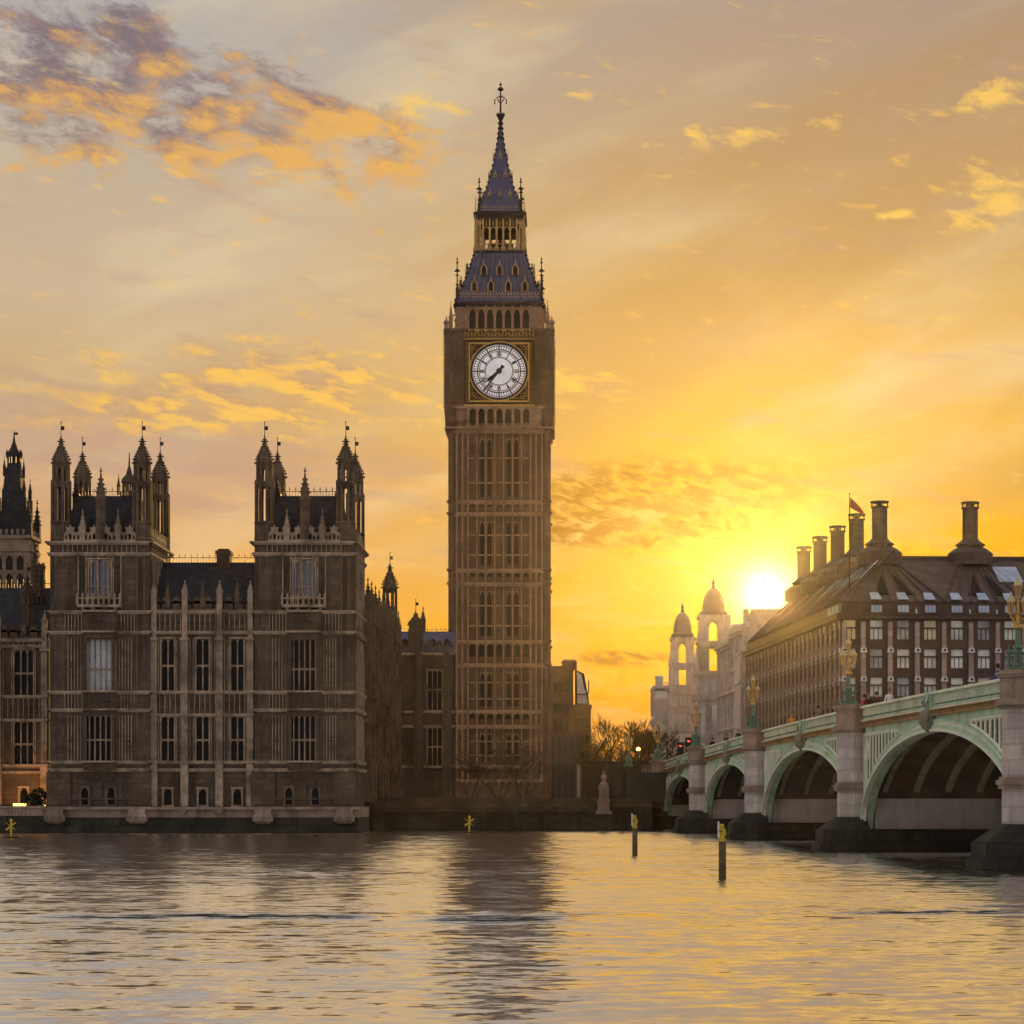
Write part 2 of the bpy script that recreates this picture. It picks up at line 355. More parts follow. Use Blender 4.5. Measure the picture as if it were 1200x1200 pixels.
# ================================================================== setting: water, ground
def water_mat():
    m = bpy.data.materials.new('river_water'); m.use_nodes = True; nt = m.node_tree; b = nt.nodes['Principled BSDF']
    b.inputs['Base Color'].default_value = (.11, .083, .05, 1); b.inputs['Roughness'].default_value = .12
    b.inputs['IOR'].default_value = 2.6; b.inputs['Specular IOR Level'].default_value = 1.0
    t = node(nt, 'ShaderNodeTexCoord'); x, y, z = xyz(nt, t.outputs['Object'])
    def slope(vx, vy, ox, det, rough=.6): 
        n = noise(nt, comb(nt, x*vx + y*.04 + ox, y*vy - x*.02), 1.0, det, rough, .4); return n - .5
    big = noise(nt, comb(nt, x*.028, y*.07), 1.0, 3, .5, .6).smooth(.25, .75)*.8 + .55
    # slopes of the chop, fixed in the river: long crests lie across the stream
    sy = (slope(.22, .42, 0, 3)*.22 + slope(.95, 1.6, 7, 4)*.36 + slope(2.6, 4.4, 51, 3)*.18)*big - .090
    sx = (slope(.25, .40, 21, 3)*.18 + slope(.95, 1.4, 33, 3)*.36 + slope(2.4, 4.0, 71, 3)*.20)*big
    def wash(y0, slp, x0, x1, amp, seed, wd=.8):
        ln = y - y0 - x*slp - (noise(nt, comb(nt, x*.16 + seed, 0.0), 1.0, 4) - .5)*4.0
        g = ((ln/wd)*(ln/wd)).neg().exp()
        seg = x.smooth(x0, x0+4)*x.smooth(x1, x1-3)
        brk = noise(nt, comb(nt, x*.75 + seed, y*1.3), 1.0, 5, .72).smooth(.44, .58)
        return g*seg*brk*amp
    w = wash(64.6, .01, -14.8, -5.0, 9, 3.1, .9) + wash(63.5, .03, -4.2, 0.1, 16, 8.2, 1.5) + wash(66.0, .10, 7, 18, 9, 5.5, .7) + wash(70, .05, 11, 20, 9, 1.7, .6)
    ny = sy - w
    nv = node(nt, 'ShaderNodeVectorMath', operation='NORMALIZE'); nt.links.new(comb(nt, sx, ny, 1.0), nv.inputs[0])
    nt.nodes.remove(b)
    nrm = nv.outputs[0]
    body = node(nt, 'ShaderNodeBsdfDiffuse'); body.inputs[0].default_value = (.062, .046, .028, 1); nt.links.new(nrm, body.inputs['Normal'])
    gl = node(nt, 'ShaderNodeBsdfGlossy'); gl.inputs['Color'].default_value = (1, 1, 1, 1); gl.inputs['Roughness'].default_value = .10; nt.links.new(nrm, gl.inputs['Normal'])
    fr = node(nt, 'ShaderNodeLayerWeight'); fr.inputs[0].default_value = .5; nt.links.new(nrm, fr.inputs['Normal'])
    ms = node(nt, 'ShaderNodeMixShader'); nt.links.new((S(nt, fr.outputs['Facing']).m('POWER', .9)).o, ms.inputs[0])
    nt.links.new(body.outputs[0], ms.inputs[1]); nt.links.new(gl.outputs[0], ms.inputs[2])
    nt.links.new(ms.outputs[0], nt.nodes['Material Output'].inputs['Surface'])
    return m
M['water'] = water_mat()
g = MB(); g.add([(-2500, -300, 0), (2500, -300, 0), (2500, 262, 0), (-2500, 262, 0)], [(0, 1, 2, 3)])
tag(obj('river_water', g, 'water'), kind='structure')
GZ = 3.0                                             # level of the land behind the river wall
g = MB(); g.add([(-6000, 262, GZ), (6000, 262, GZ), (6000, 9000, GZ), (-6000, 9000, GZ), (-25, 241, GZ), (9, 241, GZ), (9, 262, GZ), (-25, 262, GZ), (-6000, 234, GZ), (-25, 234, GZ)], [(0, 1, 2, 3), (4, 5, 6, 7), (8, 9, 7, 0)])
tag(obj('ground', g, 'ground'), kind='structure')

# ================================================================== gothic kit
def face(k, hx, hy):
    return [lambda u, d, z: (u, -hy+d, z), lambda u, d, z: (hx-d, u, z), lambda u, d, z: (-u, hy-d, z), lambda u, d, z: (-hx+d, -u, z)][k]
def window(parent, T, u0, u1, z0, z1, d=.35, lights=2, transoms=(), pane='glass', trim='trim', head='flat', proud=.0, mw=.11):
    f = MB(T)
    f.box(u0-.10, u0+.04, -proud-.03, d+.02, z0-.05, z1+.05); f.box(u1-.04, u1+.10, -proud-.03, d+.02, z0-.05, z1+.05)
    f.box(u0-.16, u1+.16, -proud-.10, d+.02, z0-.20, z0-.02)          # sill
    f.box(u0-.16, u1+.16, -proud-.09, .05, z1+.04, z1+.18)             # hood
    lw = (u1-u0)/lights; rows = [z0, *transoms, z1]
    for i in range(1, lights): f.box(u0+i*lw-mw/2, u0+i*lw+mw/2, d-.16, d+.02, z0, z1)
    for t in transoms: f.box(u0, u1, d-.18, d+.02, t-.08, t+.08)
    for j in range(len(rows)-1):
        hh = min(lw*.62, (rows[j+1]-rows[j])*.4)
        for i in range(lights):
            f.arch(u0+i*lw+mw*.4, u0+(i+1)*lw-mw*.4, rows[j+1]-hh, rows[j+1], d-.13, d+.01, n=3)
    if head == 'pointed':
        f.arch(u0, u1, z1-(u1-u0)*.52, z1+.02, d-.3, d+.015, n=5)
    w = obj('window', f, trim, parent)
    p = MB(T); p.box(u0, u1, d, d+.05, z0, z1)
    obj('pane', p, pane, w)
    return w
def pinnacle(mb, x, y, z, h, w, m=0):
    """square shaft, gablets, crocketed spirelet, cross"""
    mb.box(x-w/2, x+w/2, y-w/2, y+w/2, z, z+h*.42, m)
    mb.box(x-w*.62, x+w*.62, y-w*.62, y+w*.62, z+h*.42, z+h*.46, m)
    mb.lathe(x, y, [(w*.62, z+h*.46), (w*.30, z+h*.68), (w*.08, z+h*.90)], 4, m)
    for q in (.52, .62, .73):
        r = w*.62*(1-(q-.46)/.48)+w*.08
        for s in range(4): mb.octa(x+r*cos(s*pi/2+pi/4), y+r*sin(s*pi/2+pi/4), z+h*q, w*.13, w*.16, m)
    mb.octa(x, y, z+h*.93, w*.24, w*.2, m); mb.octa(x, y, z+h*.98, w*.1, h*.04, m)
def octa_pts(x, y, r, z, n=8): return [(x+r*cos(pi/n+2*pi*i/n), y+r*sin(pi/n+2*pi*i/n), z) for i in range(n)]
def corner_turret(parent, x, y, r, zb, zs, tip, vane, stages, stone='trim', vdir=1, base_r=1.12):
    """octagonal turret: solid shaft to zs, then open slit stages, then a crocketed ogee cap with a gilt vane"""
    t = MB()
    t.lathe(x, y, [(r, zb), (r, zs)], 8)
    for p in octa_pts(x, y, r, 0): t.box(p[0]-.09, p[0]+.09, p[1]-.09, p[1]+.09, zb, zs)
    for zz in (zs-3.2, zs-1.5, zs): t.lathe(x, y, [(r*1.02, zz-.14), (r*1.16, zz-.03), (r*1.16, zz+.05), (r*1.0, zz+.16)], 8)
    for p in range(8):                                      # sunk panels of the lower shaft, framed by proud ribs
        aa = p*pi/4
        for z2 in (zs-2.9, zs-1.2):
            t.box(x+cos(aa)*r*.93-.07, x+cos(aa)*r*.93+.07, y+sin(aa)*r*.93-.07, y+sin(aa)*r*.93+.07, z2, z2+.9)
    z = zs; rr = r
    for h, f in stages:
        rr = r*f
        for p in octa_pts(x, y, rr*.94, 0): t.box(p[0]-.125, p[0]+.125, p[1]-.125, p[1]+.125, z, z+h-.2)
        for p in octa_pts(x, y, rr*1.0, 0): t.box(p[0]-.07, p[0]+.07, p[1]-.07, p[1]+.07, z, z+h+.28)
        t.lathe(x, y, [(rr*.95, z+h-.42), (rr*1.1, z+h-.12), (rr*1.16, z+h+.02), (rr*.98, z+h+.14)], 8)
        z += h
    tur = obj('corner_turret', t, stone, parent)
    s = MB(); H = tip-z
    s.lathe(x, y, [(rr*1.06, z+.1), (rr*1.04, z+H*.18), (rr*.84, z+H*.34), (rr*.56, z+H*.50), (rr*.34, z+H*.66), (rr*.24, z+H*.82), (rr*.14, z+H)], 8)
    for q, f in ((.06, 1.18), (.2, 1.1), (.31, .94), (.41, .76), (.51, .6), (.61, .44)):
        for p in range(8): s.octa(x+rr*f*cos(p*pi/4), y+rr*f*sin(p*pi/4), z+H*q, .13, .15)
    for q, f in ((.68, .56), (.78, .46), (.88, .56), (.96, .3)):
        s.lathe(x, y, [(.05, z+H*q-.14), (rr*f, z+H*q), (.05, z+H*q+.12)], 8)
    sp = obj('spire', s, 'spire', tur)
    f = MB(); f.tube([(x, y, tip-.2), (x, y, vane)], .045, .03, 5)
    f.box(x, x+.32*vdir, y-.015, y+.015, vane-.75, vane-.38); f.octa(x, y, vane, .09); f.octa(x, y, tip+.12, .11)
    obj('weather_vane', f, 'iron', tur)
    return tur
def parapet(mb, T, u0, u1, z, h=1.25, pitch=1.25, th=.3, m=0):
    old = mb.T; mb.T = T; n = max(2, round((u1-u0)/pitch)); p = (u1-u0)/n
    mb.box(u0, u1, -.16, th, z, z+.22, m); mb.box(u0, u1, 0, th, z+h*.52, z+h*.62, m)
    for i in range(n):
        c = u0+(i+.5)*p
        for s in (-1, 1):                                      # pierced tracery under the merlons
            mb.box(c+s*p*.18-.07, c+s*p*.18+.07, .02, th-.04, z+.2, z+h*.54, m)
        mb.box(c-p*.5, c-p*.42, 0, th, z+.2, z+h*.54, m); mb.box(c+p*.42, c+p*.5, 0, th, z+.2, z+h*.54, m)
        mb.arch(c-p*.42, c+p*.42, z+h*.3, z+h*.54, .03, th-.05, m, 3)
        mb.box(c-p*.30, c+p*.30, 0, th, z+h*.62, z+h*.86, m)
        mb.box(c-p*.34, c+p*.34, -.05, th+.05, z+h*.86, z+h*.94, m)
        mb.octa(c, th/2, z+h*1.0, .12, .2, m)
    mb.T = old
def string(parent, T, u0, u1, z, p=.22, h=.26, m='trim'):
    s = MB(T); s.box(u0-p, u1+p, -p, .1, z-h*.25, z+h*.45); s.box(u0-p*.6, u1+p*.6, -p*.6, .1, z-h*.7, z-h*.25)
    n = int((u1-u0)/.8)
    for i in range(n): s.octa(u0+(i+.5)*(u1-u0)/n, -p*.75, z-h*.72, .09)
    return obj('string_course', s, m, parent)
def cresting(x0, x1, y, z, h, parent, along='x', pitch=.55):
    c = MB(); n = int(abs(x1-x0)/pitch)
    B = (lambda a, b, p, q: c.box(a, b, y-.03, y+.03, p, q)) if along == 'x' else (lambda a, b, p, q: c.box(y-.03, y+.03, a, b, p, q))
    B(x0, x1, z, z+.07); B(x0, x1, z+h*.52, z+h*.58)
    for i in range(n+1):
        q = x0+(x1-x0)*i/n; B(q-.025, q+.025, z, z+h)
        B(q-.1, q+.1, z+h*.72, z+h*.78)
        if i < n: B(q+.25, q+.29, z, z+h*.55)
    return obj('ridge_cresting', c, 'iron', parent)

A = At(222.0); s_ = A.k; Z = A.z
WL = [Z(y) for y in (945, 902, 893, 838, 832, 811, 748, 741, 717)]

# ================================================================== one corner pavilion of the palace
def build_pavilion():
    hx, dep = 4.62, 11.5; hy = dep/2
    P = thing('gothic_pavilion', 'left soot brown gothic palace pavilion with four tall spired turrets and pale lit bay window', 'palace pavilion', (A.x(117), 222+hy, 0), group='spired corner pavilions of the riverside palace')
    u = lambda px: (px-117)*s_
    core = MB(); core.box(-hx+.5, hx-.5, -hy+.55, hy-.5, 1.8, Z(620)); 
    wall = MB(); 
    for k in range(4):
        a_, b_ = (hx, hy) if k % 2 == 0 else (hy, hx)
        T = face(k, hx, hy); wall.T = T
        ops = []
        if k == 0:
            ops = [(u(98), u(136.5), Z(893), Z(839)), (u(98), u(136.5), Z(809), Z(749)), (u(104), u(130), Z(698), Z(656)),
                   (u(94), u(104), Z(943), Z(923)), (u(125), u(135), Z(943), Z(923))]
        elif k in (1, 3):
            ops = [(q-.9, q+.9, Z(893), Z(839)) for q in (-2.3, 1.6)] + [(q-.9, q+.9, Z(809), Z(749)) for q in (-2.3, 1.6)] + [(-1.2, 1.0, Z(698), Z(656))]
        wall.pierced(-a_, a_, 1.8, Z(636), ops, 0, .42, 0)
        # panelled stone: ribs left and right of the windows, storey by storey
        for (p, q) in ((893, 838), (808, 748)):
            if k == 0:
                for (x0, x1, n) in ((80, 95, 5), (140, 154, 5)): wall.ribs(u(x0), u(x1), Z(p), Z(q), n, .075, .11, m=1)
                for (x0, x1) in ((83, 87), (147, 151)):
                    wall.box(u(x0), u(x1), -.2, 0, Z((p+q)/2+4), Z((p+q)/2+2)); wall.octa(u((x0+x1)/2), -.1, Z((p+q)/2-1), .14, .4)
            else: wall.ribs(-a_+1.6, a_-1.6, Z(p), Z(q), 18, .075, .11, m=1)
        for (p, q) in ((832, 811), (741, 717)):
            n = 22; wall.ribs(-a_+1.4, a_-1.4, Z(p), Z(q), n, .07, .12, m=1)
            wall.box(-a_+1.4, a_-1.4, -.08, 0, Z((p+q)/2)-.06, Z((p+q)/2)+.06)
            for i in range(n-1): wall.octa(-a_+1.4+(2*a_-2.8)*(i+.5)/(n-1), -.05, Z((p+q)/2+4), .1, .2)
        if k == 0:
            for x in (92, 101, 107, 115, 127, 133, 142): wall.box(u(x)-.05, u(x)+.05, -.14, 0, Z(712), Z(652), 1)
        else: wall.ribs(-a_+1.5, a_-1.5, Z(712), Z(652), 10, .08, .12, m=1)
        wall.ribs(-a_+1.2, a_-1.2, Z(650), Z(637), 16, .07, .12, m=1)
        for i in range(10): wall.arch(-a_+1.3+i*(2*a_-2.6)/10, -a_+1.3+(i+1)*(2*a_-2.6)/10, Z(812), Z(809), -.08, 0, n=3)
        if k == 0:
            for x0, x1 in ((94, 101), (133, 140)):           # statue niches beside the arched window
                wall.box(u(x0), u(x1), -.25, 0, Z(698), Z(695)); wall.box(u(x0), u(x1), -.3, 0, Z(664), Z(660))
                wall.octa(u((x0+x1)/2), -.14, Z(682), .17, .8); wall.octa(u((x0+x1)/2), -.14, Z(670), .13, .16)
    wall.T = None
    # ground floor: plain ashlar with shallow piers
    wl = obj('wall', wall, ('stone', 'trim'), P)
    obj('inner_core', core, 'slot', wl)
    gf = MB(face(0, hx, hy)); gf.box(u(55), u(83), -.28, 0, Z(943), Z(905)); gf.box(u(151), u(177), -.28, 0, Z(943), Z(905))
    for x0, x1 in ((86, 91), (109, 120), (139, 144)): gf.box(u(x0), u(x1), -.1, 0, Z(936), Z(908))
    gf.box(u(55), u(178), -.34, .02, Z(946), Z(943.5)); gf.box(u(55), u(178), -.2, .02, Z(937), Z(935))
    for x in (94, 125): gf.box(u(x)-.25, u(x+10)+.25, -.2, -.02, Z(921.5), Z(919.5)); gf.box(u(x)-.22, u(x)-.03, -.16, .02, Z(943), Z(921)); gf.box(u(x+10)+.03, u(x+10)+.22, -.16, .02, Z(943), Z(921))
    gf.loft([[(u(96), -.02, Z(905)), (u(138), -.02, Z(905)), (u(138), -.9, Z(905)), (u(96), -.9, Z(905))], [(u(104), -.02, Z(916)), (u(130), -.02, Z(916)), (u(130), -.1, Z(916)), (u(104), -.1, Z(916))]])
    obj('plinth_piers', gf, 'stone', P)
    # canted bay carrying the two big windows
    bay = MB(face(0, hx, hy))
    for p, q in ((902, 893), (838, 832), (832, 811), (748, 741), (741, 717)):
        bay.loft([[(u(95), .0, Z(p)), (u(140), .0, Z(p)), (u(134), -.55, Z(p)), (u(101), -.55, Z(p))], [(u(95), .0, Z(q)), (u(140), .0, Z(q)), (u(134), -.55, Z(q)), (u(101), -.55, Z(q))]])
    for p, q in ((893, 838), (811, 748)):
        for x in (101, 134): bay.box(u(x)-.14, u(x)+.14, -.55, -.28, Z(p), Z(q))
        for x in (96.5, 138.5): bay.box(u(x)-.12, u(x)+.12, -.12, .02, Z(p), Z(q))
    for x in (107, 112, 117.5, 123, 128): bay.box(u(x)-.05, u(x)+.05, -.63, -.5, Z(741), Z(717)); bay.box(u(x)-.05, u(x)+.05, -.63, -.5, Z(832), Z(811)); bay.octa(u(x)+.2, -.56, Z(821), .16, .3); bay.octa(u(x)+.2, -.56, Z(728), .14, .3)
    obj('bay', bay, 'stone', P)
    window(P, face(0, hx, hy), u(98), u(136.5), Z(893), Z(839), .3, 6, (Z(867),), 'glass')
    window(P, face(0, hx, hy), u(98), u(136.5), Z(809), Z(749), .3, 6, (Z(784),), 'glass_pale')
    window(P, face(0, hx, hy), u(104), u(130), Z(698), Z(656), .35, 3, (Z(687),), 'glass_blue', head='pointed')
    for x in (94, 125): window(P, face(0, hx, hy), u(x), u(x+10), Z(943), Z(923), .3, 1, (), 'glass')
    for k in (1, 3):
        for q in (-2.3, 1.6):
            window(P, face(k, hx, hy), q-.9, q+.9, Z(893), Z(839), .3, 3, (Z(867),)); window(P, face(k, hx, hy), q-.9, q+.9, Z(809), Z(749), .3, 3, (Z(784),))
        window(P, face(k, hx, hy), -1.2, 1.0, Z(698), Z(656), .35, 3, (Z(687),), 'glass_blue', head='pointed')
    bc = MB(face(0, hx, hy)); bc.box(u(92), u(142), -.75, .02, Z(712), Z(709)); bc.box(u(92), u(142), -.75, -.62, Z(702.5), Z(701))
    for i in range(9): x = u(92)+(u(142)-u(92))*i/8; bc.box(x-.09, x+.09, -.74, -.6, Z(709), Z(699)); bc.octa(x, -.67, Z(698), .13, .22)
    for i in range(4): x = u(98+i*12.6); bc.loft([[(x-.15, 0, Z(718)), (x+.15, 0, Z(718)), (x+.15, -.1, Z(718)), (x-.15, -.1, Z(718))], [(x-.15, 0, Z(712)), (x+.15, 0, Z(712)), (x+.15, -.7, Z(712)), (x-.15, -.7, Z(712))]])
    obj('balcony', bc, 'trim', P)
    for y in (902, 893, 832, 811, 741, 717, 649, 636):
        sc = MB()
        for k in range(4):
            a_ = hx if k % 2 == 0 else hy; sc.T = face(k, hx, hy); pr = .42 if y == 636 else .24
            sc.box(-a_-pr, a_+pr, -pr, -.001*k-.02, Z(y)-.05, Z(y)+.12); sc.box(-a_-pr*.6, a_+pr*.6, -pr*.6, -.001*k-.02, Z(y)-.2, Z(y)-.05)
            if k == 0 and y in (893, 832, 811, 741, 717): sc.box(u(98), u(137), -.82, -.2, Z(y)-.05, Z(y)+.12)
        obj('string_course', sc, 'trim', P)
    pp = MB()
    for k in range(4):
        a_ = hx if k % 2 == 0 else hy; parapet(pp, face(k, hx, hy), -a_+1.3, a_-1.3, Z(635), 1.45, 1.15)
    for q in (96.5, 138):
        pinnacle(pp, u(q), -hy+.15, Z(634), 3.0, .5)
    obj('parapet', pp, 'trim', P)
    nb = MB(); nb.box(u(112.5), u(122.5), -hy-.1, -hy+.7, Z(635), Z(583)); nb.box(u(111.5), u(123.5), -hy-.2, -hy+.8, Z(585), Z(582))
    nb.box(u(115), u(120), -hy-.2, -hy-.05, Z(616), Z(600)); nb.octa(u(117.5), -hy-.2, Z(606), .22, .9); nb.octa(u(117.5), -hy-.2, Z(595), .2, .24)
    nb.box(u(113.5), u(121.5), -hy-.28, -hy-.1, Z(593), Z(590)); pinnacle(nb, u(117.5), -hy+.3, Z(583)-1.2, 4.0, .72)
    obj('statue_niche', nb, 'spire', P)
    # steep slate roof with hipped ends and iron cresting
    rf = MB(); z0, z1 = Z(628), Z(577)
    rf.loft([[(-hx+1, -hy+1, z0), (hx-1, -hy+1, z0), (hx-1, hy-1, z0), (-hx+1, hy-1, z0)], [(-hx+1.75, -hy+3.2, z1), (hx-1.75, -hy+3.2, z1), (hx-1.75, hy-3.2, z1), (-hx+1.75, hy-3.2, z1)]])
    for q in (-1.5, 1.5): rf.extr([(q-.4, Z(622)), (q+.4, Z(622)), (q+.4, Z(606)), (q, Z(598)), (q-.4, Z(606))], -hy+1.05, -hy+3)
    r = obj('roof', rf, 'slate', P)
    cresting(-hx+1.75, hx-1.75, -hy+3.2, z1, .9, r)
    for x in (-hx+1.75, hx-1.75):
        t = MB(); pinnacle(t, x, -hy+3.2, z1-1.2, 3.1, .55); obj('roof_finial', t, 'iron', r)
    for (x, y) in ((u(69.3), -hy+.85), (u(164.8), -hy+.85), (u(69.3), hy-.85), (u(164.8), hy-.85)):
        corner_turret(P, x, y, .87, 3.0, Z(612), Z(512), Z(493), ((Z(565)-Z(612), 1.0), (Z(543)-Z(565), .84)), 'spire')
    return P
PAV = build_pavilion()
P2 = copy_tree(PAV); P2.location.x = A.x(356.5)
P2['label'] = 'right soot brown gothic palace pavilion with four spired turrets, nearer the clock tower'
for o in P2.children:                                             # this one's big upper window has no drawn blinds
    if o.name.startswith('window'):
        for q in o.children:
            if q.data.materials[0] == M['glass_pale']: q.data = q.data.copy(); q.data.materials[0] = M['glass']

# ================================================================== ranges between and beside the pavilions
def gothic_range(label, x0, x1, Y, nb, wins, lv, roof, ground=True, T=None, root=None, small=True, slate='slate', pinn=1.9, chim=None):
    """a three-storey gothic range seen from the river; lv: pixel heights of the strings at distance Y"""
    B = At(Y); z = B.z; w = x1-x0
    Q = thing('gothic_range', label, 'palace range', (x0, Y, 0))
    T = lambda u, d, zz: (u, d, zz)
    (zb, zg, za, zt, zbnd, zb2, zu0, zu1, zp0, zp1, ztop) = [z(q) for q in lv]
    wl = MB(T); ops = []
    pitch = w/nb
    for i in range(nb):
        c = (i+.5)*pitch
        ops += [(c-wins/2, c+wins/2, za+.05, zt), (c-wins/2, c+wins/2, zb2+.05, zu0)]
        if small: ops.append((c-.42, c+.42, zb+.15, zb+1.6))
    wl.pierced(0, w, zb, ztop, ops, 0, .45)
    for i in range(nb):
        c = (i+.5)*pitch
        for s in (-1, 1):
            e0, e1 = sorted((c+s*(wins/2+.22), c+s*(pitch/2-.45)))
            if e1-e0 > .3:
                n = max(2, int((e1-e0)/.35))
                wl.ribs(e0, e1, za, zt, n, .07, .1, m=1); wl.ribs(e0, e1, zb2, zu0, n, .07, .1, m=1)
        n = max(4, int(pitch/.5))
        wl.ribs(c-pitch/2+.4, c+pitch/2-.4, zt+.1, zb2-.1, n, .07, .1, m=1); wl.ribs(c-pitch/2+.4, c+pitch/2-.4, zp0, zp1, n, .07, .1, m=1)
        for k in range(n-1): wl.octa(c-pitch/2+.4+(pitch-.8)*(k+.5)/(n-1), -.05, (zt+zb2)/2, .11, .25); wl.octa(c-pitch/2+.4+(pitch-.8)*(k+.5)/(n-1), -.05, (zp0+zp1)/2, .11, .3)
    wo_ = obj('wall', wl, ('stone', 'trim'), Q)
    co = MB(); co.box(.1, w-.1, .5, roof[1]*2-.3, zb-.8, ztop-.2); obj('inner_core', co, 'slot', wo_)
    for i in range(nb):
        c = (i+.5)*pitch; L = 2 if wins < 1.8 else 3
        window(Q, T, c-wins/2, c+wins/2, za+.05, zt, .35, L, ((za*.52+zt*.48),)); window(Q, T, c-wins/2, c+wins/2, zb2+.05, zu0, .35, L, ((zb2*.5+zu0*.5),))
        if small: window(Q, T, c-.42, c+.42, zb+.15, zb+1.6, .3, 1)
    for i in range(nb+1):
        b = MB(); c = min(max(i*pitch, .36), w-.36)
        b.box(c-.34, c+.34, -.55, 0, zb, za); b.box(c-.30, c+.30, -.42, 0, za, zu0); b.box(c-.25, c+.25, -.34, 0, zu0, ztop+.2)
        for q in (-.3, 0, .3): b.box(c+q*.8-.04, c+q*.8+.04, -.5, -.42, za, zu0)
        for q in (za, zt+.1, zb2, zu0): b.box(c-.4, c+.4, -.62, 0, q-.1, q+.12)
        pinnacle(b, c, -.1, ztop, pinn, .5)
        obj('buttress', b, 'trim', Q)
    for q in (zg, za, zt+.1, zb2, zp0, zp1): string(Q, T, 0, w, q, .2)
    pp = MB(); parapet(pp, T, 0, w, zp1+.05, ztop-zp1+.35, 1.0)
    for i in range(nb): pinnacle(pp, (i+.5)*pitch, .1, zp1+.4, ztop-zp1+1.7, .42)
    obj('parapet', pp, 'spire', Q)
    zr, dr = roof
    rf = MB(); rf.loft([[(0, .6, zp1+.3), (w, .6, zp1+.3), (w, 2*dr, zp1+.3), (0, 2*dr, zp1+.3)], [(0, dr-.1, zr), (w, dr-.1, zr), (w, dr+.1, zr), (0, dr+.1, zr)]])
    ro = obj('roof', rf, slate, Q)
    cresting(0, w, dr, zr, .95, ro)
    if chim:
        for cx, ch in chim:
            c = MB(); c.box(cx-.62, cx+.62, dr-.8, dr+.8, zr-3, ch); c.box(cx-.72, cx+.72, dr-.9, dr+.9, ch-.35, ch); c.box(cx-.5, cx+.5, dr-.6, dr+.6, ch, ch+.18)
            obj('chimney', c, 'stone', ro)
    return Q
A2 = At(222.7)
gothic_range('gothic palace range with steep slate roof and chimney between the two spired pavilions', A2.x(176.2), A2.x(298.3), 222.7, 3, 1.25,
             (945, 902, 893, 839, 832, 811, 749, 741, 741, 717, 704), (At(229).z(660), 6.3), chim=[((251-176)*A2.k, At(229).z(646))])
A3 = At(231.5)
lo = gothic_range('set back gothic palace range at the left edge above the lamplit terrace', A3.x(-60), A3.x(57), 231.5, 2, 1.9,
             (943, 905, 897, 845, 839, 816, 762, 757, 757, 750, 738), (At(238).z(690), 6.5), small=True)
for px_, top, b in ((32, 660, 735), (45, 664, 700)):
    t = MB(); D = 232 if px_ == 32 else 236; B = At(D)
    corner_turret(lo, B.x(px_)-lo.location.x, D-231.5, .55, B.z(b), B.z(b)+2.2, B.z(top+16), B.z(top), ((.9, 1.0),), 'stone')

# the north range running back towards the clock tower
def north_range():
    X0 = -20.0; Y0, Y1 = 233.6, 276.0; L = Y1-Y0; nb = 9; pitch = L/nb
    Q = thing('gothic_range', 'long gothic palace side range receding from right pavilion towards the clock tower', 'palace range', (X0, Y0, 0))
    T = lambda u, d, zz: (-d, u, zz)
    zb, zg, za, zt, zb2, zu0, zp0, zp1, ztop = GZ-.2, Z(902), Z(893), Z(839), Z(811), Z(749), Z(741), Z(717), Z(706)
    wl = MB(T); ops = []
    for i in range(nb):
        c = (i+.5)*pitch; ops += [(c-1.3, c+1.3, za+.1, zt), (c-1.3, c+1.3, zb2+.1, zu0)]
    wl.pierced(0, L, zb, ztop, ops, 0, .45)
    for i in range(nb):
        c = i*pitch
        for (p, q) in ((za, zt), (zb2, zu0)): wl.ribs(c+.4, c+pitch/2-1.5, p, q, 2, m=1); wl.ribs(c+pitch/2+1.5, c+pitch-.4, p, q, 2, m=1)
        for (p, q) in ((zt, zb2), (zp0, zp1), (zb, zg)): wl.ribs(c+.4, c+pitch-.4, p, q, 6, .1, .12, m=1)
    w_ = obj('wall', wl, ('stone', 'trim'), Q); co = MB(T); co.box(.2, L-.2, .5, 9, zb, ztop-.2); obj('inner_core', co, 'slot', w_)
    for i in range(nb):
        c = (i+.5)*pitch
        window(Q, T, c-1.3, c+1.3, za+.1, zt, .3, 4, ((za+zt)/2,)); window(Q, T, c-1.3, c+1.3, zb2+.1, zu0, .3, 4, ((zb2+zu0)/2,))
    for i in range(nb+1):
        b = MB(T); c = min(max(i*pitch, .35), L-.35)
        b.box(c-.38, c+.38, -.8, 0, zb, za); b.box(c-.32, c+.32, -.65, 0, za, ztop)
        for q in (za, zt, zb2, zu0, zp1): b.box(c-.42, c+.42, -.9, 0, q-.1, q+.14)
        pinnacle(b, c, -.3, ztop, 3.4, .62); obj('buttress', b, 'spire', Q)
    for q in (zg, za, zt, zb2, zp0, zp1): string(Q, T, 0, L, q, .25)
    pp = MB(); parapet(pp, T, 0, L, zp1+.1, 1.3, 1.2)
    for i in range(nb): pp.T = T; pinnacle(pp, (i+.5)*pitch, .1, zp1+.5, 2.3, .42)
    obj('parapet', pp, 'spire', Q)
    rf = MB(T); rf.loft([[(0, .6, zp1+.3), (L, .6, zp1+.3), (L, 9, zp1+.3), (0, 9, zp1+.3)], [(0, 4.7, zp1+4.6), (L, 4.7, zp1+4.6), (L, 4.9, zp1+4.6), (0, 4.9, zp1+4.6)]])
    obj('roof', rf, 'slate', Q)
    B = At(270); corner_turret(Q, B.x(457)-X0, 270-Y0, .78, B.z(740), B.z(712), B.z(662), B.z(648), ((B.z(690)-B.z(712), 1.0),), 'stone')
north_range()

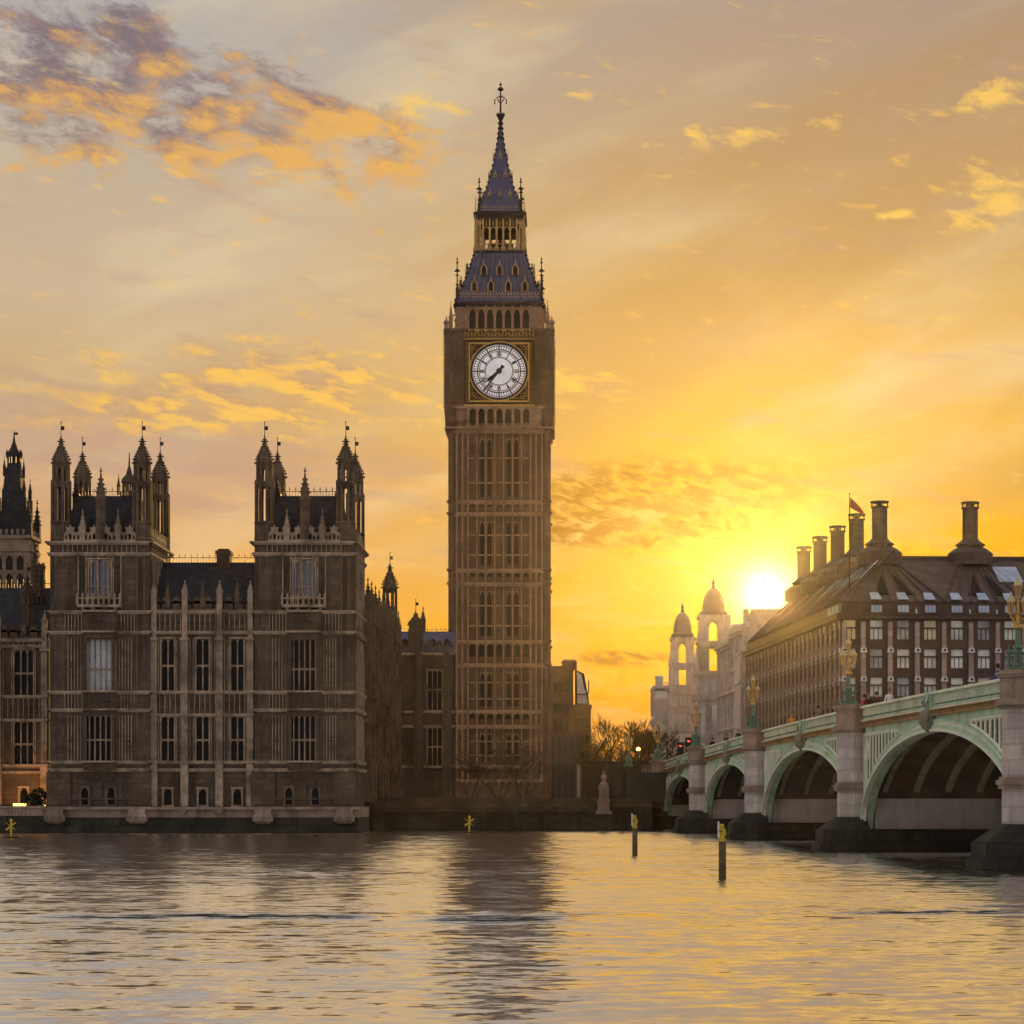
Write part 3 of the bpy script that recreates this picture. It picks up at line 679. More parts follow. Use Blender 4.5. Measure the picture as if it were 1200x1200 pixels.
# the low link between that range and the clock tower
def link():
    B = At(288.0); k = B.k; x0, x1 = B.x(466), B.x(531); z = B.z; w = x1-x0
    Q = thing('gothic_link_block', 'narrow gothic block in the corner beside the clock tower, with pale blue slate roof', 'palace block', (x0, 288, 0))
    T = lambda u, d, zz: (u, d, zz); u = lambda px: (px-466)*k
    wl = MB(T); ops = [(u(501), u(518), z(898), z(853)), (u(501), u(518), z(832), z(786))]
    wl.pierced(0, w, GZ-.2, z(764), ops, 0, .5)
    wl.ribs(u(470), u(484), z(832), z(770), 4, .12, .16, m=1); wl.ribs(u(470), u(484), z(898), z(853), 4, .12, .16, m=1)
    wl.ribs(u(500), u(526), z(851), z(834), 8, .1, .14, m=1); wl.ribs(u(500), u(526), z(782), z(768), 8, .1, .14, m=1)
    o = obj('wall', wl, ('stone_lo', 'stone'), Q); co = MB(); co.box(.1, w-.1, .55, 8, GZ, z(764)-.1); obj('inner_core', co, 'slot', o)
    window(Q, T, *ops[0], .4, 3, (z(875),)); window(Q, T, *ops[1], .4, 3, (z(808),))
    for x in (491, 524):
        b = MB(); b.box(u(x)-.5, u(x)+.5, -.9, 0, GZ-.2, z(834)); b.box(u(x)-.42, u(x)+.42, -.7, 0, z(834), z(764))
        for q in (898, 851, 834, 782): b.box(u(x)-.55, u(x)+.55, -1.0, 0, z(q)-.1, z(q)+.15)
        obj('buttress', b, 'stone', Q)
    for q in (898, 851, 834, 766): string(Q, T, 0, w, z(q), .25)
    pp = MB(); parapet(pp, T, 0, w, z(765), 1.5, 1.2); obj('parapet', pp, 'stone', Q)
    rf = MB(); rf.loft([[(0, .5, z(764)), (w, .5, z(764)), (w, 8, z(764)), (0, 8, z(764))], [(0, 4, z(738)), (w, 4, z(738)), (w, 4.2, z(738)), (0, 4.2, z(738))]])
    r = obj('roof', rf, 'iron_blue', Q); cresting(0, w, 4.1, z(738), .5, r)
    for i in range(4):
        d = MB(); x = w*(i+.5)/4; d.extr([(x-.3, z(756)), (x+.3, z(756)), (x+.3, z(750)), (x, z(747)), (x-.3, z(750))], 1.2, 3.2); obj('dormer', d, 'slot', r)
    corner_turret(Q, u(487), .3, .85, z(765), z(738), z(718), z(702), ((z(733)-z(738), .9),), 'stone')
    t = MB(); pinnacle(t, u(494), 3, z(738), 3.0, .6); obj('roof_finial', t, 'stone', Q)
link()

# tower seen over the roofs at the left edge
def far_tower():
    D = 300.0; B = At(D); z = B.z; k = B.k; cx = B.x(11); h = 2.57
    Q = thing('gothic_roof_tower', 'squat pale stone tower with steep dark spire roof rising behind the left range', 'tower', (cx, D+h, 0))
    w = MB(); w.lathe(0, 0, [(h*1.414, 10), (h*1.414, z(630))], 4)
    for kf in range(4):
        w.T = face(kf, h, h)
        w.box(-h-.1, h+.1, -.2, -.005*kf, z(646), z(643)); w.box(-h-.2, h+.2, -.3, -.005*kf, z(631), z(627))
        w.ribs(-h+.1, h-.1, z(626), z(620), 8, .3, .05)
    w.T = None
    q = obj('wall', w, 'tan', Q)
    for kf in range(4):
        T = face(kf, h, h)
        for x in (-1.35, 0, 1.35):
            for zz in ((690, 672), (668, 651)): window(q, T, x-.45, x+.45, z(zz[0]), z(zz[1]), -.03, 1, (), 'slot', 'tan')
    r = MB(); r.lathe(0, 0, [(h*1.1, z(628)), (2.0, z(622)), (1.75, z(572)), (1.5, z(569)), (1.35, z(548)), (1.05, z(545)), (.95, z(540))], 4)
    for sx in (-1, 1):
        for sy in (-1, 1):
            pinnacle(r, sx*h*.93, sy*h*.93, z(632), 5.5, .8); r.box(sx*1.65-.3, sx*1.65+.3, sy*1.65-.3, sy*1.65+.3, z(628), z(582)); pinnacle(r, sx*1.65, sy*1.65, z(584), 3.0, .4); pinnacle(r, sx*1.0, sy*1.0, z(556), 2.6, .3)
    rr = obj('roof', r, 'slate', Q)
    l = MB()
    for p in octa_pts(0, 0, .72, 0): l.box(p[0]-.12, p[0]+.12, p[1]-.12, p[1]+.12, z(546), z(530))
    l.lathe(0, 0, [(.92, z(531)), (.85, z(528)), (.55, z(524)), (.18, z(514)), (.05, z(503))], 8)
    for p in octa_pts(0, 0, .92, 0): l.octa(p[0], p[1], z(529), .16, .7)
    l.tube([(0, 0, z(514)), (0, 0, z(501))], .07, .04); l.box(0, .5, -.03, .03, z(506), z(503))
    obj('lantern', l, 'iron', Q)
    b = MB(); x = B.x(34)-cx; pinnacle(b, x, 0, z(680), (z(610)-z(680)), 1.1); obj('stair_turret', b, 'stone', Q)
far_tower()
B = At(246); t = thing('lantern_turret', 'slim dark open lantern turret on the roofs behind the left pavilion', 'turret', (B.x(151.5), 246, 0))
m_ = MB(); m_.box(-.8, .8, -.8, .8, 18, B.z(577))
for p in octa_pts(0, 0, .62, 0): m_.box(p[0]-.1, p[0]+.1, p[1]-.1, p[1]+.1, B.z(577), B.z(565))
m_.lathe(0, 0, [(.85, B.z(566)), (.8, B.z(562)), (.35, B.z(556)), (.1, B.z(546)), (.04, B.z(530))], 8)
obj('shaft', m_, 'stone', t); m_ = MB(); pinnacle(m_, -1.1, 0, B.z(580), 2.2, .3); pinnacle(m_, 1.1, 0, B.z(580), 2.2, .3); obj('side_pinnacle', m_, 'stone', t)
# ================================================================== the clock tower
def clock_tower():
    D = 322.0; B = At(D); k = B.k; h = 56.5*k
    OFF = ((360, 0), (353, .46), (295, 3.0), (250, 3.2), (245, 3.6), (162, 6.1), (98, 6.5), (0, 6.5))
    def z(py):                                                        # the stages above the clock step back from the front plane
        d = 0.0
        for (y0, d0), (y1, d1) in zip(OFF, OFF[1:]):
            if y1 <= py <= y0: d = d0+(d1-d0)*(y0-py)/(y0-y1)
        return HC+(PY-py)*(D+d)/FPX
    Q = thing('clock_tower', 'tall gothic brown stone clock tower with white dial and blue iron spire roof', 'clock tower', (B.x(585), D+h, 0))
    u = lambda px: (px-585)*k
    G = GZ-.3
    core = MB(); core.box(-h+.9, h-.9, -h+.9, h-.9, G, z(360))
    sh = MB(); tr = MB()
    lv = [(932, 898), (898, 851), (851, 833.5), (833.5, 779), (778, 751.5), (751.5, 684), (684, 668), (668, 602), (602, 588), (588, 505)]
    for kf in range(4):
        T = face(kf, h, h); sh.T = T; tr.T = T
        cb = u(548.5)                                                 # the corner piers are left and right of the panelled field
        sh.add([(-h, .62, G), (h, .62, G), (h, .62, z(500)), (-h, .62, z(500))], [(0, 1, 2, 3)])
        for s in (-1, 1):
            x0, x1 = sorted((s*h, s*-cb)); x0 += .002*kf if s < 0 else 0; x1 -= .002*kf if s > 0 else 0
            sh.box(x0, x1, 0.0, .62, G, z(500))
            for q in range(3):
                c = x0+(x1-x0)*(q+.5)/3
                for (a_, b_) in lv: 
                    tr.box(c-.36*k*10, c-.22*k*10, -.10, .01, z(a_)+.25, z(b_)-.2)
            for q in (0, 1/3, 2/3, 1): c = x0+(x1-x0)*q; tr.box(c-.09, c+.09, -.2, .01, G, z(502))
        # seven vertical bays of the field
        n = 7; w = (2*-cb)/n
        for i in range(n+1):
            c = cb+i*w; sh.box(c-.20, c+.20, .05, .63, z(898), z(500)); tr.box(c-.07, c+.07, -.06, .06, z(898), z(503))
        for (a_, b_) in lv:
            tall = a_-b_ > 40
            for i in range(n):
                c = cb+(i+.5)*w
                if tall:
                    slit = i in (1, 2, 4, 5)
                    if not slit:
                        sh.box(c-w/2+.19, c+w/2-.19, .26, .63, z(a_), z(b_)); sh.ribs(c-.3, c+.3, z(a_)+.3, z(b_)-.8, 3, .08, .1, .26)
                    else:
                        cc = c+(.18 if i in (1, 4) else -.18)*(1 if i in (1, 4) else 1)
                        s0 = c+.12 if i in (1, 4) else c-.12
                        sh.box(c-w/2+.19, s0-.27, .22, .63, z(a_), z(b_)); sh.box(s0+.27, c+w/2-.19, .22, .63, z(a_), z(b_))
                        sh.box(s0-.27, s0+.27, .24, .63, z(b_)-1.0, z(b_)); sh.box(s0-.32, s0+.32, .02, .63, z(a_), z(a_)+.7)
                        tr.arch(s0-.27, s0+.27, z(b_)-1.8, z(b_)-1.0, .2, .6, n=3)
                    for q in (.27, .62): tr.box(c-w/2+.2, c+w/2-.2, .12, .3, z(a_)+(z(b_)-z(a_))*q-.09, z(a_)+(z(b_)-z(a_))*q+.09)
                else:
                    tr.arch(c-w/2+.18, c+w/2-.18, z(b_)-.9, z(b_)-.15, .1, .5, n=4); sh.box(c-.42, c+.42, .45, .62, z(a_), z(a_)+1.0)
        # base storey
        sh.box(cb-.01, -cb+.01, .25, .62, G, z(898)); sh.box(-h-.25, h+.25, -.25, -.004*kf-.01, G, z(915)); 
    core_o = obj('inner_core', core, 'slot', Q)
    sh.T = None; tr.T = None
    S_ = obj('shaft', sh, 'tstone', Q); obj('shaft_panelling', tr, 'ttrim', S_)
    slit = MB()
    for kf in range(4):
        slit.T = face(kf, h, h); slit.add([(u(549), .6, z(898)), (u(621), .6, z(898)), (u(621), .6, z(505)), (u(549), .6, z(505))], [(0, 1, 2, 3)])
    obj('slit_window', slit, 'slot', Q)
    for y in (915, 898, 851, 833.5, 779, 751.5, 684, 668, 602, 588, 505, 501):
        sc = MB()
        for kf in range(4):
            sc.T = face(kf, h, h); p = .42 if y in (779, 501) else .3
            sc.box(-h-p, h+p, -p, .55-.002*kf, z(y)-.10, z(y)+.16); sc.box(-h-p*.55, h+p*.55, -p*.55, .5-.002*kf, z(y)-.36, z(y)-.10)
            for i in range(15): sc.octa(-h+(i+.5)*2*h/15, -p*.8, z(y)-.22, .16, .2)
        obj('string_course', sc, 'ttrim', Q)
    for sx in (-1, 1):                                                # four corner buttresses, full height of the shaft
        for sy in (-1, 1):
            b = MB(); x, y = sx*(h-.1), sy*(h-.1)
            b.lathe(x, y, [(.62, G), (.62, z(833)), (.5, z(830)), (.5, z(505)), (.95, z(495)), (.95, z(478))], 8)
            for yy in (898, 851, 833.5, 779, 751.5, 684, 668, 602, 588): b.lathe(x, y, [(.5, z(yy)-.3), (.75, z(yy)), (.75, z(yy)+.14), (.5, z(yy)+.25)], 8)
            obj('corner_buttress', b, 'tstone', Q)
    # corbelled arcade under the clock stage
    ar = MB(); H2 = 59.5*k
    ar.loft([[(sx*h, sy*h, z(500)) for sx, sy in ((-1, -1), (1, -1), (1, 1), (-1, 1))], [(sx*H2, sy*H2, z(493)) for sx, sy in ((-1, -1), (1, -1), (1, 1), (-1, 1))], [(sx*H2, sy*H2, z(477)) for sx, sy in ((-1, -1), (1, -1), (1, 1), (-1, 1))]])
    for kf in range(4):
        ar.T = face(kf, H2, H2)
        for i in range(8): c = u(549)+i*(u(622)-u(549))/7; ar.box(c-.17, c+.17, -.55, .05, z(499), z(479)); ar.box(c-.3, c+.3, -.62, .05, z(501), z(498.5))
        for i in range(7): c = u(549)+(i+.5)*(u(622)-u(549))/7; ar.arch(c-.43, c+.43, z(484), z(479.5), -.45, .03, n=4)
        for s in (-1, 1): ar.ribs(*sorted((s*H2*.98, s*u(626))), z(498), z(480), 5, .1, .14)
        ar.box(-H2-.3, H2+.3, -.35, .01*kf-.05, z(479.5), z(476.5)); ar.box(-H2-.2, H2+.2, -.3, .01*kf-.05, z(503), z(500.5))
    ar.T = None; obj('corbelled_arcade', ar, 'ttrim', Q)
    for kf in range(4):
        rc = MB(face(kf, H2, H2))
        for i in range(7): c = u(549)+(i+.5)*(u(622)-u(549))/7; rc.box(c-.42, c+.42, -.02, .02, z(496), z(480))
        obj('arcade_shade', rc, 'slot', Q)  # dark strips paint the shade between the corbels
    # clock stage
    cs_ = MB(); H3 = 60.5*k
    cs_.box(-H3+.3, H3-.3, -H3+.3, H3-.3, z(477), z(386))
    for kf in range(4):
        cs_.T = face(kf, H3, H3)
        for s in (-1, 1):
            x0, x1 = sorted((s*H3, s*u(626))); cs_.box(x0, x1, 0, .32, z(477), z(387))
            cs_.ribs(x0+.25, x1-.25, z(475), z(402), 4, .12, .12)
            for y in (452, 428, 402, 399): cs_.box(x0, x1, -.16, .05, z(y)-.1, z(y)+.1)
            for y in (447, 423): 
                for q in range(3): cs_.octa(x0+(x1-x0)*(q+.5)/3, -.02, z(y), .22, .4)
        cs_.box(-H3-.25, H3+.25, -.28, .3-.002*kf, z(389), z(386)); cs_.box(-H3-.15, H3+.15, -.2, .3-.002*kf, z(399), z(396.5))
    cs_.T = None; obj('clock_stage', cs_, 'tstone', Q)
    for sx in (-1, 1):
        for sy in (-1, 1):
            b = MB(); x, y = sx*(H3-.15), sy*(H3-.15)
            b.lathe(x, y, [(.45, z(497)), (.62, z(480)), (.62, z(395)), (.72, z(392)), (.72, z(386))], 8)
            o = obj('stage_turret', b, 'tstone', Q)
            g_ = MB()
            for p in [q for q in octa_pts(x, y, .68, 0) if (q[0]-x)*sx > .5 and (q[1]-y)*sy > 0]:
                for i in range(26): g_.octa(p[0], p[1], z(478)+i*(z(392)-z(478))/25, .14, .14)
            obj('crocket', g_, 'goldstone', o)
            x, y = sx*61.6*k, sy*61.6*k; t = MB(); t.lathe(x, y, [(.34, z(387)), (.3, z(381)), (.42, z(380)), (.42, z(378.5)), (.3, z(377)), (.12, z(375)), (.04, z(371))], 8); t.octa(x, y, z(379), .5, .3); obj('pinnacle', t, 'ttrim', o)
            t = MB(); xx, yy = sx*(56.6*k), sy*(56.6*k); pinnacle(t, xx, yy, z(388), z(353)-z(388), .5); t.tube([(xx, yy, z(370)), (xx-sx*.9, yy-sy*.9, z(367))], .12); obj('pinnacle', t, 'ttrim', o)
    # dial and its gilded surround, on each face
    r = 31.0*k; cz = z(436)
    def ring(mb, r0, r1, d0, d1, n=64, m=0):
        for i in range(n):
            a0, a1 = 2*pi*i/n, 2*pi*(i+1)/n
            pts = [(rr*sin(a_), cz+rr*cos(a_)) for rr, a_ in ((r0, a0), (r1, a0), (r1, a1), (r0, a1))]
            mb.add([(p[0], d0, p[1]) for p in pts] + [(p[0], d1, p[1]) for p in pts], [(3, 2, 1, 0), (1, 2, 6, 5), (0, 4, 7, 3)], m)
    def bar(mb, ang, r0, r1, w0, d0, d1, w1=None, off=0.0, m=0):
        w1 = w0 if w1 is None else w1; c, s = cos(ang), sin(ang)
        P = lambda q, t: (q*c + t*s, cz - q*s + t*c)
        mb.extr([P(off-w0/2, r0), P(off+w0/2, r0), P(off+w1/2, r1), P(off-w1/2, r1)], d0, d1, m)
    for kf in (0, 1, 3):
        T = face(kf, H3, H3)
        fr = MB(T); fr.box(u(545), u(625), -.05, .3, z(473), z(400), 1)
        for a_, b_, c_, d_ in ((549.5, 620.5, 472, 470.3), (549.5, 620.5, 404, 402.4)): fr.box(u(a_), u(b_), -.24, 0, z(c_), z(d_), 0)
        for a_, b_ in ((549.5, 551), (619, 620.5)): fr.box(u(a_), u(b_), -.24, 0, z(472), z(402.4), 0)
        fr.box(u(544), u(626), -.3, 0, z(477), z(475), 0); fr.box(u(544), u(626), -.22, 0, z(398.5), z(397.6), 0)
        for s in (-1, 1):                                            # lattice strips
            for i in range(34):
                for q in (0, 1): fr.octa(s*(36.6+q*1.9)*k, -.1, z(473)+(i+.5*q)*(z(401)-z(473))/34, .085, .11, 0)
        for i in range(26): fr.octa(u(545)+(i+.5)*80*k/26, -.1, z(396.6), .11, .13, 0); fr.octa(u(545)+(i+.5)*80*k/26, -.2, z(394.2 if i % 2 else 391.5), .12, .16, 0)
        for i in range(21): c = u(545)+i*80*k/20; fr.box(c-.05, c+.05, -.25, -.1, z(395), z(387), 0)
        for i in range(7): c = u(549)+(i+.5)*73*k/7; fr.arch(c-.58, c+.58, z(390.5), z(387), -.3, -.15, 0, 3)
        for sx in (-1, 1):
            for sy in (-1, 1):
                ring_c = (sx*29.3*k, cz+sy*29.3*k)
                for q in range(8): fr.octa(ring_c[0]+.42*cos(q*pi/4), -.1, ring_c[1]+.42*sin(q*pi/4), .12, .12, 0)
                fr.octa(ring_c[0], -.1, ring_c[1], .2, .2, 0)
                for q in range(9): 
                    t_ = .35+.9*q/9; fr.octa(sx*35*k*.9, -.08, cz+sy*t_*24*k, .11, .16, 0); fr.octa(sx*t_*24*k, -.08, cz+sy*35*k*.9, .16, .11, 0)
        ring(fr, r*1.09, r*1.13, -.3, 0, m=0)
        F = obj('clock_surround', fr, ('gold', 'panel'), Q)
        d = MB(T); d.extr([(r*1.09*sin(2*pi*i/64), cz+r*1.09*cos(2*pi*i/64)) for i in range(64)][::-1], -.12, -.04)
        dl = obj('clock_face', d, 'dial', Q)
        ir = MB(T); ring(ir, r*1.0, r*1.09, -.26, -.1); ring(ir, r*.945, r*.97, -.16, -.12); ring(ir, r*.79, r*.83, -.16, -.12); ring(ir, r*.735, r*.76, -.16, -.12); ring(ir, r*.50, r*.525, -.16, -.12); ring(ir, r*.545, r*.56, -.15, -.12)
        for i in range(60): bar(ir, 2*pi*i/60, r*.82, r*.96, .075 if i % 5 else .18, -.16, -.12)
        for i in range(12): bar(ir, 2*pi*i/12, r*.52, r*1.0, .11, -.17, -.12)
        for i in range(24):
            for rr in (.12, .22, .33, .43): 
                a0 = 2*pi*(i+(.5 if rr in (.22, .43) else 0))/24; a1 = a0+2*pi/48
                q0, q1 = r*rr, r*(rr+.1); ir.add([(q0*sin(a0), -.125, cz+q0*cos(a0)), (q1*sin(a1), -.125, cz+q1*cos(a1)), (q1*sin(a1)+.02, -.125, cz+q1*cos(a1)+.02), (q0*sin(a0)+.02, -.125, cz+q0*cos(a0)+.02)], [(0, 1, 2, 3)])
        obj('dial_ironwork', ir, 'black', dl)
        nm = MB(T)
        for hh, txt in enumerate(('XII', 'I', 'II', 'III', 'IIII', 'V', 'VI', 'VII', 'VIII', 'IX', 'X', 'XI')):
            wd = {'I': .19, 'V': .30, 'X': .32}; tot = sum(wd[c] for c in txt); x = -tot/2; an = 2*pi*hh/12
            for c in txt:
                m0 = x+wd[c]/2; r0, r1 = r*.575, r*.725
                if c == 'I': bar(nm, an, r0, r1, .12, -.19, -.12, off=m0)
                else:
                    cc, ss = cos(an), sin(an); P = lambda q, t: (q*cc+t*ss, cz-q*ss+t*cc); w = wd[c]*.42
                    segs = [((m0-w, r1), (m0+w, r0)), ((m0+w, r1), (m0-w, r0))] if c == 'X' else [((m0-w, r1), (m0, r0)), ((m0+w, r1), (m0, r0))]
                    for (p, q) in segs:
                        nm.extr([P(p[0]-.05, p[1]), P(p[0]+.05, p[1]), P(q[0]+.05, q[1]), P(q[0]-.05, q[1])], -.19, -.12)
                x += wd[c]
        obj('numerals', nm, 'black', dl)
        hm = MB(T); an = radians(230); bar(hm, an, -.05*r, .50*r, .42, -.34, -.26, .36); bar(hm, an, .38*r, .62*r, .66, -.34, -.26, .06); hm.extr([(.4*cos(q*pi/6), cz+.4*sin(q*pi/6)) for q in range(12)], -.36, -.26)
        obj('hour_hand', hm, 'black', dl)
        mm = MB(T); an = radians(218); bar(mm, an, -.12*r, .99*r, .28, -.44, -.36, .14); bar(mm, an, -.26*r, -.10*r, .5, -.44, -.36, .34)
        mm.extr([(.3*cos(q*pi/6), cz+.3*sin(q*pi/6)) for q in range(12)], -.5, -.3)
        obj('minute_hand', mm, 'black', dl)
    # belfry stage
    bf = MB(); H4 = 50.5*k
    for kf in range(4):
        bf.T = face(kf, H4, H4)
        ops = [(u(549.6)+i*10.45*k, u(549.6)+i*10.45*k+7.6*k, z(385.5), z(361)) for i in range(7)]
        bf.pierced(-H4, H4, z(388), z(354), ops, 0, .6)
        for o in ops: bf.arch(o[0], o[1], o[3]-1.0, o[3], .12, .6, n=4)
        for i in range(8): c = u(548.2)+i*10.45*k; bf.box(c-.1, c+.1, -.2, .02, z(388), z(358)); bf.octa(c, -.2, z(357.5), .2, .3)
        for s in (-1, 1): bf.ribs(*sorted((s*H4*.97, s*u(623))), z(386), z(360), 3, .1, .12); c = s*38*k; bf.box(c-.28, c+.28, -.25, 0, z(377), z(375)); bf.octa(c, -.15, z(372), .26, .55)
    bf.T = None; obj('belfry', bf, 'ttrim', Q)
    bi = MB(); bi.box(-H4+.65, H4-.65, -H4+.65, H4-.65, z(388), z(355)); obj('belfry_chamber', bi, 'slot', Q)
    co = MB(); H5 = 53*k
    for (a_, b_, q) in ((358.5, 357, H5-.25), (357, 354.5, H5), (354.5, 352.5, H5-.15)): co.box(-q, q, -q, q, z(a_), z(b_))
    for kf in range(4):
        co.T = face(kf, H5, H5)
        for i in range(22): co.octa(-H5+(i+.5)*2*H5/22, -.02, z(356.5), .16, .18)
    co.T = None; obj('cornice', co, 'iron', Q)
    # lower roof: concave pyramid of blue iron plates
    def sq(q, zz): return [(-q, -q, zz), (q, -q, zz), (q, q, zz), (-q, q, zz)]
    lr = MB(); prof = [(353, 52.5), (347, 49.0), (338, 44.8), (325, 39.8), (310, 34.6), (297, 30.3), (293, 30.0)]
    lr.loft([sq(q*k, z(y)) for y, q in prof])
    L_ = obj('lower_roof', lr, 'iron_blue', Q)
    hw = lambda y: next(((q0+(q1-q0)*(y0-y)/(y0-y1))*k for (y0, q0), (y1, q1) in zip(prof, prof[1:]) if y1 <= y <= y0), 30*k)
    sm = MB()
    for kf in range(4):
        for i in range(13):
            f = (i-6)/6.0
            if kf != 2: sm.tube([face(kf, 0, 0)(f*q*k, -q*k-.02, z(y)) for y, q in prof], .05, n=4)
        for y, nn in ((347.5, 30), (343, 27)):
            q = hw(y)
            for i in range(nn): sm.octa(*face(kf, q, q)(-q+(i+.5)*2*q/nn, -.06, z(y)), .10, .16 if y > 345 else .26, 1)
            sm.T = face(kf, q, q); sm.box(-q, q, -.1, .1, z(y)-.25, z(y)-.16, 1); sm.T = None
    for sx in (-1, 1):
        for sy in (-1, 1):
            for i in range(11): y = 351-i*5.2; q = hw(y); sm.octa(sx*q, sy*q, z(y), .24, .26, 0)
            for y in (334, 314): q = hw(y); sm.box(sx*q-.1+sx*.25, sx*q+.1+sx*.25, sy*q-.12, sy*q+.12, z(y), z(y-5)); sm.box(sx*q-.4, sx*q+.4, sy*q-.12, sy*q+.12, z(y)-.1, z(y)+.1)
    obj('roof_ribs', sm, ('iron', 'goldstone'), L_)
    for kf in range(4):
        for y, xs in ((341, (-29.5, -10, 10.5, 30)), (322, (-18.5, 0, 18.5))):
            for x in xs:
                T = face(kf, hw(y), hw(y)); d = MB(T); c = x*k
                d.extr([(c-.40, z(y)), (c+.40, z(y)), (c+.40, z(y-8)), (c, z(y-12.5)), (c-.40, z(y-8))], -.25, 1.6, 0)
                d.extr([(c-.29, z(y-.3)), (c+.29, z(y-.3)), (c+.29, z(y-7.4)), (c, z(y-11)), (c-.29, z(y-7.4))], -.28, -.24, 1)
                for s in (-1, 1): d.box(c+s*.4-.06, c+s*.4+.06, -.32, -.2, z(y), z(y-8))
                d.tube([(c, -.2, z(y-12)), (c, -.2, z(y-17))], .07, .03); d.octa(c, -.2, z(y-14.5), .16, .12)
                obj('dormer', d, ('goldstone', 'slot'), L_)
    def mast(parent, x, y, z0, z1, top=True):
        p = MB(); p.tube([(x, y, z0), (x, y, z1)], .13, .06); H_ = z1-z0
        p.lathe(x, y, [(.3, z0), (.3, z0+H_*.3), (.15, z0+H_*.36)], 4)
        for q, rr in ((.4, .3), (.62, .34), (.72, .5), (.75, .3), (.92, .24)): p.lathe(x, y, [(.08, z0+H_*q-.12), (rr, z0+H_*q), (.08, z0+H_*q+.14)], 6)
        p.octa(x, y, z1, .12, .3); obj('pinnacle', p, 'iron', parent)
    for sx in (-1, 1):
        for sy in (-1, 1): mast(L_, sx*49.5*k, sy*49.5*k, z(353), z(307))
    # open lantern
    ln = MB(); q = 30*k
    ln.box(-q, q, -q, q, z(297), z(293)); ln.box(-q-.15, q+.15, -q-.15, q+.15, z(296), z(294.5))
    q2 = 28.3*k; LN = obj('lantern_stage', ln, 'iron', Q); ln = MB()
    ln.box(-q2-.1, q2+.1, -q2-.1, q2+.1, z(256), z(248)); ln.box(-q2-.35, q2+.35, -q2-.35, q2+.35, z(251.5), z(249))
    obj('lantern_cornice', ln, 'iron', LN)
    cl = MB()
    for kf in range(4):
        cl.T = face(kf, q2, q2)
        for i in range(6):
            c = -20*k+i*8*k; cl.box(c-.13, c+.13, .05, .35, z(293), z(256))
        for i in range(5):
            c = -16*k+i*8*k; cl.arch(c-.36, c+.36, z(271), z(265.5), .08, .3, n=4); cl.tube([(c, .2, z(266)), (c, .2, z(257))], .07); cl.octa(c, .2, z(262), .16, .3)
        cl.box(-20*k, 20*k, .1, .3, z(285.5), z(284.6))
        for s in (-1, 1):
            for o_ in (23.4, 28): c = s*o_*k; cl.box(c-.09, c+.09, .05, .25, z(293), z(256)); 
            cl.octa(s*26*k, .2, z(264), .3, .6)
            cl.box(*sorted((s*20*k, s*28*k)), .1, .25, z(262), z(259)); cl.box(*sorted((s*20*k, s*28*k)), .1, .25, z(278), z(276.5))
        for i in range(14): c = -q2+(i+.5)*2*q2/14; cl.octa(c, -.3, z(291), .13, .35)
        cl.box(-q2, q2, -.33, -.27, z(292.5), z(292))
    cl.T = None; obj('colonnade', cl, 'goldstone', LN)
    bl = MB(); bl.box(-.2, .2, -.2, .2, z(293), z(256)); bl.lathe(0, 0, [(2.2, z(288)), (1.9, z(284)), (1.9, z(281)), (.3, z(279))], 8); bl.box(-2.2, 2.2, -2.2, 2.2, z(270), z(262)); obj('lantern_core', bl, 'slot', LN)
    for sx in (-1, 1):
        for sy in (-1, 1):
            mast(LN, sx*24.6*k, sy*24.6*k, z(250), z(212))
            p = MB(); p.tube([(sx*29.3*k, sy*29.3*k, z(297)), (sx*28.6*k, sy*28.6*k, z(232))], .16, .05); p.box(sx*29*k-.15, sx*29*k+.15, sy*29*k-.15, sy*29*k+.15, z(292), z(262)); obj('pinnacle', p, 'goldstone', LN)
    # upper spire
    sp = MB(); pr = [(249, 26.3), (245, 25.3), (236, 22.0), (225, 18.2), (213, 14.4), (200, 10.9), (187, 7.6), (175, 5.2), (162, 3.2), (150, 2.0), (138, 1.5)]
    sp.loft([sq(q*k, z(y)) for y, q in pr])
    SP = obj('spire', sp, 'iron_blue', Q)
    cr = MB()
    for (y0, q0), (y1, q1) in zip(pr, pr[1:]):
        for i in range(2):
            y = y0+(y1-y0)*i/2; q = (q0+(q1-q0)*i/2)*k
            for sx in (-1, 1):
                for sy in (-1, 1): cr.octa(sx*q, sy*q, z(y), .2, .26)
    for kf in range(4):
        for y in (246, 242.6):
            qq = 25.3*k if y > 244 else 24.3*k
            for i in range(20 if y > 244 else 14): n_ = 20 if y > 244 else 14; cr.octa(*face(kf, qq, qq)(-qq+(i+.5)*2*qq/n_, -.05, z(y)), .1, .12 if y > 244 else .26, 1)
    cr.lathe(0, 0, [(4.6*k, z(163)), (4.6*k, z(160)), (2.4*k, z(157))], 4); cr.lathe(0, 0, [(2.0*k, z(141)), (4.2*k, z(137)), (4.2*k, z(135)), (2.0*k, z(133)), (1.2*k, z(131))], 8)
    for s in range(8): cr.octa(4.2*k*cos(s*pi/4), 4.2*k*sin(s*pi/4), z(134), .14, .3)
    cr.lathe(0, 0, [(3.6*k, z(163)), (2.3*k, z(152)), (2.0*k, z(140))], 8)
    obj('crocket', cr, ('iron', 'goldstone'), SP)
